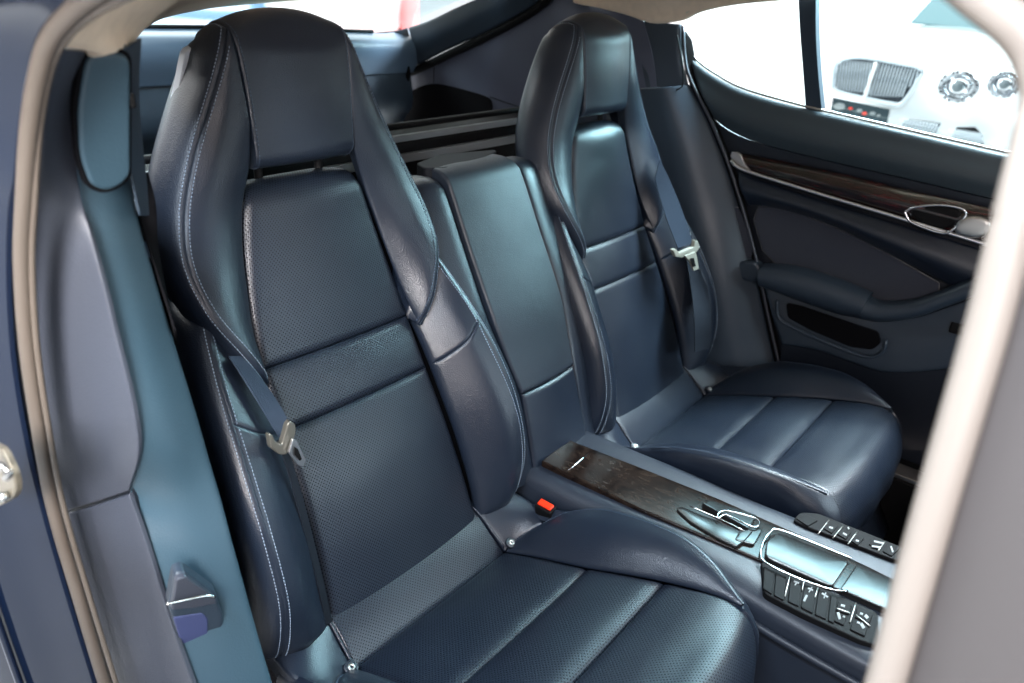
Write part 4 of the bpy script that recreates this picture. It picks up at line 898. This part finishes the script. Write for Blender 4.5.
def lamp(px, py, r):
    c = cx(px, py)-np.array([.02, 0, 0]); V = []; F = []; pr = [(1.0, 0), (1.05, .02), (.95, .035), (.85, .02), (.8, 0), (.55, .0), (.5, .03), (.4, .04), (.0, .045)]
    for k, h in pr:
        for q in range(24): V.append(c+np.array([-h, math.cos(q*math.pi/12)*r*max(k, .001), math.sin(q*math.pi/12)*r*max(k, .001)*.85]))
    for i in range(len(pr)-1):
        for q in range(24): F.append((i*24+q, i*24+(q+1) % 24, (i+1)*24+(q+1) % 24, (i+1)*24+q))
    h = link('headlight', V, F, chrome, wc)
    V = []; F = []
    for q in range(24):
        if q % 3 == 0: continue
        for rr2, aa in ((.86, q*math.pi/12-.07), (.98, q*math.pi/12-.07), (.98, q*math.pi/12+.09), (.86, q*math.pi/12+.09)):
            V.append(c+np.array([-.038, math.cos(aa)*r*rr2, math.sin(aa)*r*rr2*.85]))
        n_ = len(V); F.append((n_-4, n_-3, n_-2, n_-1))
    link('lamp_ring', V, F, black, h)
    tube('lens', [c-np.array([.03, 0, 0]), c-np.array([.05, 0, 0])], r*.3, mat('lamp_lens', (.12, .14, .15), .1), h, n=20, res=3)
lamp(960, 86, .105); lamp(1006, 84, .085)
for poly, n in ((((905, 121), (910, 119), (941, 123), (936, 134), (902, 127)), 0), (((957, 127), (975, 127), (982, 134), (984, 146), (952, 139)), 1)):
    v = pad('lower_vent', [cx(*p)-np.array([.02, 0, 0]) for p in poly], black, wc, toward=(-1, 0, 0), thick=.02, r=.01, dep=.004, res=.03, smooth=0)
    a0 = np.array(poly).min(0); a1 = np.array(poly).max(0); mesh = []
    for k in range(12):
        for sg in (-1, 1):
            x = a0[0]+(a1[0]-a0[0])*(k+.5)/12; yc = (a0[1]+a1[1])/2+(x-(a0[0]+a1[0])/2)*.15
            mesh.append(tube('m', [cx(x-3*sg, yc-6)-np.array([.03, 0, 0]), cx(x+3*sg, yc+6)-np.array([.03, 0, 0])], .0035, grille_m, v, n=5, res=3))
    mm = merge('vent_mesh', mesh)
# red car, and a car shape standing in for a blue-grey blur
def simple_car(name, c, m, label, yaw_, sc_=1.0):
    r = empty(name, (c[0], c[1], FZ), label, 'car')
    ca, sa = math.cos(yaw_), math.sin(yaw_)
    def W(x, y, z): return (c[0]+ca*x-sa*y, c[1]+sa*x+ca*y, FZ+z*sc_)
    prof = [(-2.2, .35, .62), (-2.1, .7, .75), (-1.2, .92, .8), (-.5, 1.32, .66), (.6, 1.36, .66), (1.4, 1.0, .78), (2.1, .85, .74), (2.2, .4, .62)]
    rows = [[W(x, -w, .3), W(x, -w*1.03, z*.6), W(x, -w*.82, z*.97), W(x, 0, z), W(x, w*.82, z*.97), W(x, w*1.03, z*.6), W(x, w, .3)] for x, z, w in prof]
    patch('body', rows, m, r, 24, 30, thick=.02, toward=(0, 0, 1), rough=0)
    for x in (-1.35, 1.35):
        for s in (-1, 1): tube('wheel', [W(x, s*.66, .33), W(x, s*.84, .33)], .33, black, r, n=20, res=3)
    return r
pr = ony(417, 12, 7.0); simple_car('parked_car', (pr[0]+1.45, 7.6), car_red, 'red car edge glimpsed through the rear window at upper centre', .9)
pb = ony(214, 12, 6.0); simple_car('parked_car', (pb[0]-.1, 6.6), car_blue, 'car shape standing in for a blue-grey blur through the rear window left of the headrest', 1.3)

# ------------------------------------------------------------------ the car: its shell parts hang under one thing
bpy.context.view_layer.update()
car = empty('car', (0, 0, 0), 'dark blue car interior shell with cream roof lining, seen through its open rear door', 'car')
def hang(e, main, name):
    kids = [o for o in bpy.data.objects if o.parent == e]
    m = next(o for o in kids if o.name.split('.')[0] == main)
    loc = e.location.copy()
    for o in kids:
        for g in [x for x in bpy.data.objects if x.parent == o]:      # keep to thing > part > sub-part
            g.parent = m; g.matrix_parent_inverse = Matrix.Identity(4)
        if o is not m: o.parent = m; o.location = (0, 0, 0)
    m.parent = car; m.location = loc; m.name = name; m.data.name = name
    bpy.data.objects.remove(e); return m
for e, mn, nm in ((st, 'arch_trim', 'side_trim'), (ct, 'catch_body', 'release_catch'), (sl, 'seal_bulb', 'door_seal'), (bd, 'body_side', 'body'), (bp_, 'pillar_cover', 'door_pillar'), (hl_, 'near_rail', 'roof_lining'),
                  (qt, 'quarter_panel', 'quarter_trim'), (dr, 'door_shell', 'door'), (sp, 'plate', 'sill_plate'), (tl, 'tailgate_panel', 'tailgate'), (bs, 'panel', 'boot_side_panel'), (bw, 'wall', 'boot_wall'), (fm, 'rail_cover', 'rail_cover')):
    hang(e, mn, nm)
for o in (fl, bf): o.parent = car; del o['kind']
bk2.parent = car
# the belt guide belongs to the nearer seat
gp = next(o for o in bpy.data.objects if o.name == 'guide_plate'); gs = next(o for o in bpy.data.objects if o.name == 'guide_slot')
gp.parent = seat; gp.location = bg.location-seat.location; gs.parent = gp; gp.name = 'belt_guide'
bpy.data.objects.remove(bg)

# ------------------------------------------------------------------ light
w = bpy.data.worlds.new('World'); sc.world = w; w.use_nodes = True; nt = w.node_tree; b = nt.nodes['Background']
tcw = nt.nodes.new('ShaderNodeTexCoord'); nzw = nt.nodes.new('ShaderNodeTexNoise'); nzw.inputs['Scale'].default_value = 2.6; nzw.inputs['Detail'].default_value = 3
crw = nt.nodes.new('ShaderNodeValToRGB'); crw.color_ramp.elements[0].position = .52; crw.color_ramp.elements[0].color = (.035, .045, .06, 1)
crw.color_ramp.elements[1].position = .62; crw.color_ramp.elements[1].color = (2.4, 2.5, 2.7, 1)
nt.links.new(tcw.outputs['Generated'], nzw.inputs['Vector']); nt.links.new(nzw.outputs['Fac'], crw.inputs[0]); nt.links.new(crw.outputs[0], b.inputs['Color'])
b.inputs['Strength'].default_value = .22
def area(name, loc, target, size, power, col):
    l = bpy.data.lights.new(name, 'AREA'); l.shape = 'RECTANGLE'; l.size, l.size_y = size; l.energy = power; l.color = col
    o = bpy.data.objects.new(name, l); COL.objects.link(o); o.location = loc
    o.rotation_euler = (Vector(target)-Vector(loc)).to_track_quat('-Z', 'Y').to_euler(); return o
area('windscreen_light', (.5, -2.2, 1.0), (-.2, .1, .3), (.9, .35), 22, (.72, .9, 1))
area('door_light', (-1.75, -1.25, 1.15), (-.1, 0, .2), (.7, .5), 21, (1, .91, .91))
area('door_sky_light', (-1.7, -.35, 2.2), (.1, -.25, 0), (1.2, .35), 80, (.74, .86, 1))
area('side_window_light', (1.75, -.28, 1.27), (-.4, 0, .25), (1.3, .5), 82, (.55, .88, 1))
area('cushion_fill_light', (1.12, -.5, 1.62), (.42, -.36, .05), (1.2, .3), 130, (.80, .92, 1))  # added lamp that brightens the far cushion
jl = area('trim_fill_light', (-1.32, -.42, .80), (-.74, .14, .46), (.22, .26), 2.8, (1, .97, .95)); jl.data.spread = math.radians(62)  # small lamp added beside the camera to lift the near trim
area('rear_window_light', (.2, 2.6, 2.4), (0, .4, .4), (2.0, 1.2), 45, (.85, .93, 1))
area('showroom_light', (5.5, 1.0, 4.6), (5.5, 1.0, 0), (7, 12), 1000, (1, 1, 1))
area('showroom_light', (0, 6.0, 4.6), (0, 7.0, 0), (12, 4), 1300, (1, 1, 1))
vs_ = sc.view_settings; vs_.view_transform = 'Standard'; vs_.look = 'None'; vs_.exposure = .42; vs_.gamma = 1
sc.cycles.use_denoising = True
sc.cycles.max_bounces = 6; sc.cycles.transparent_max_bounces = 8; sc.cycles.sample_clamp_indirect = 4
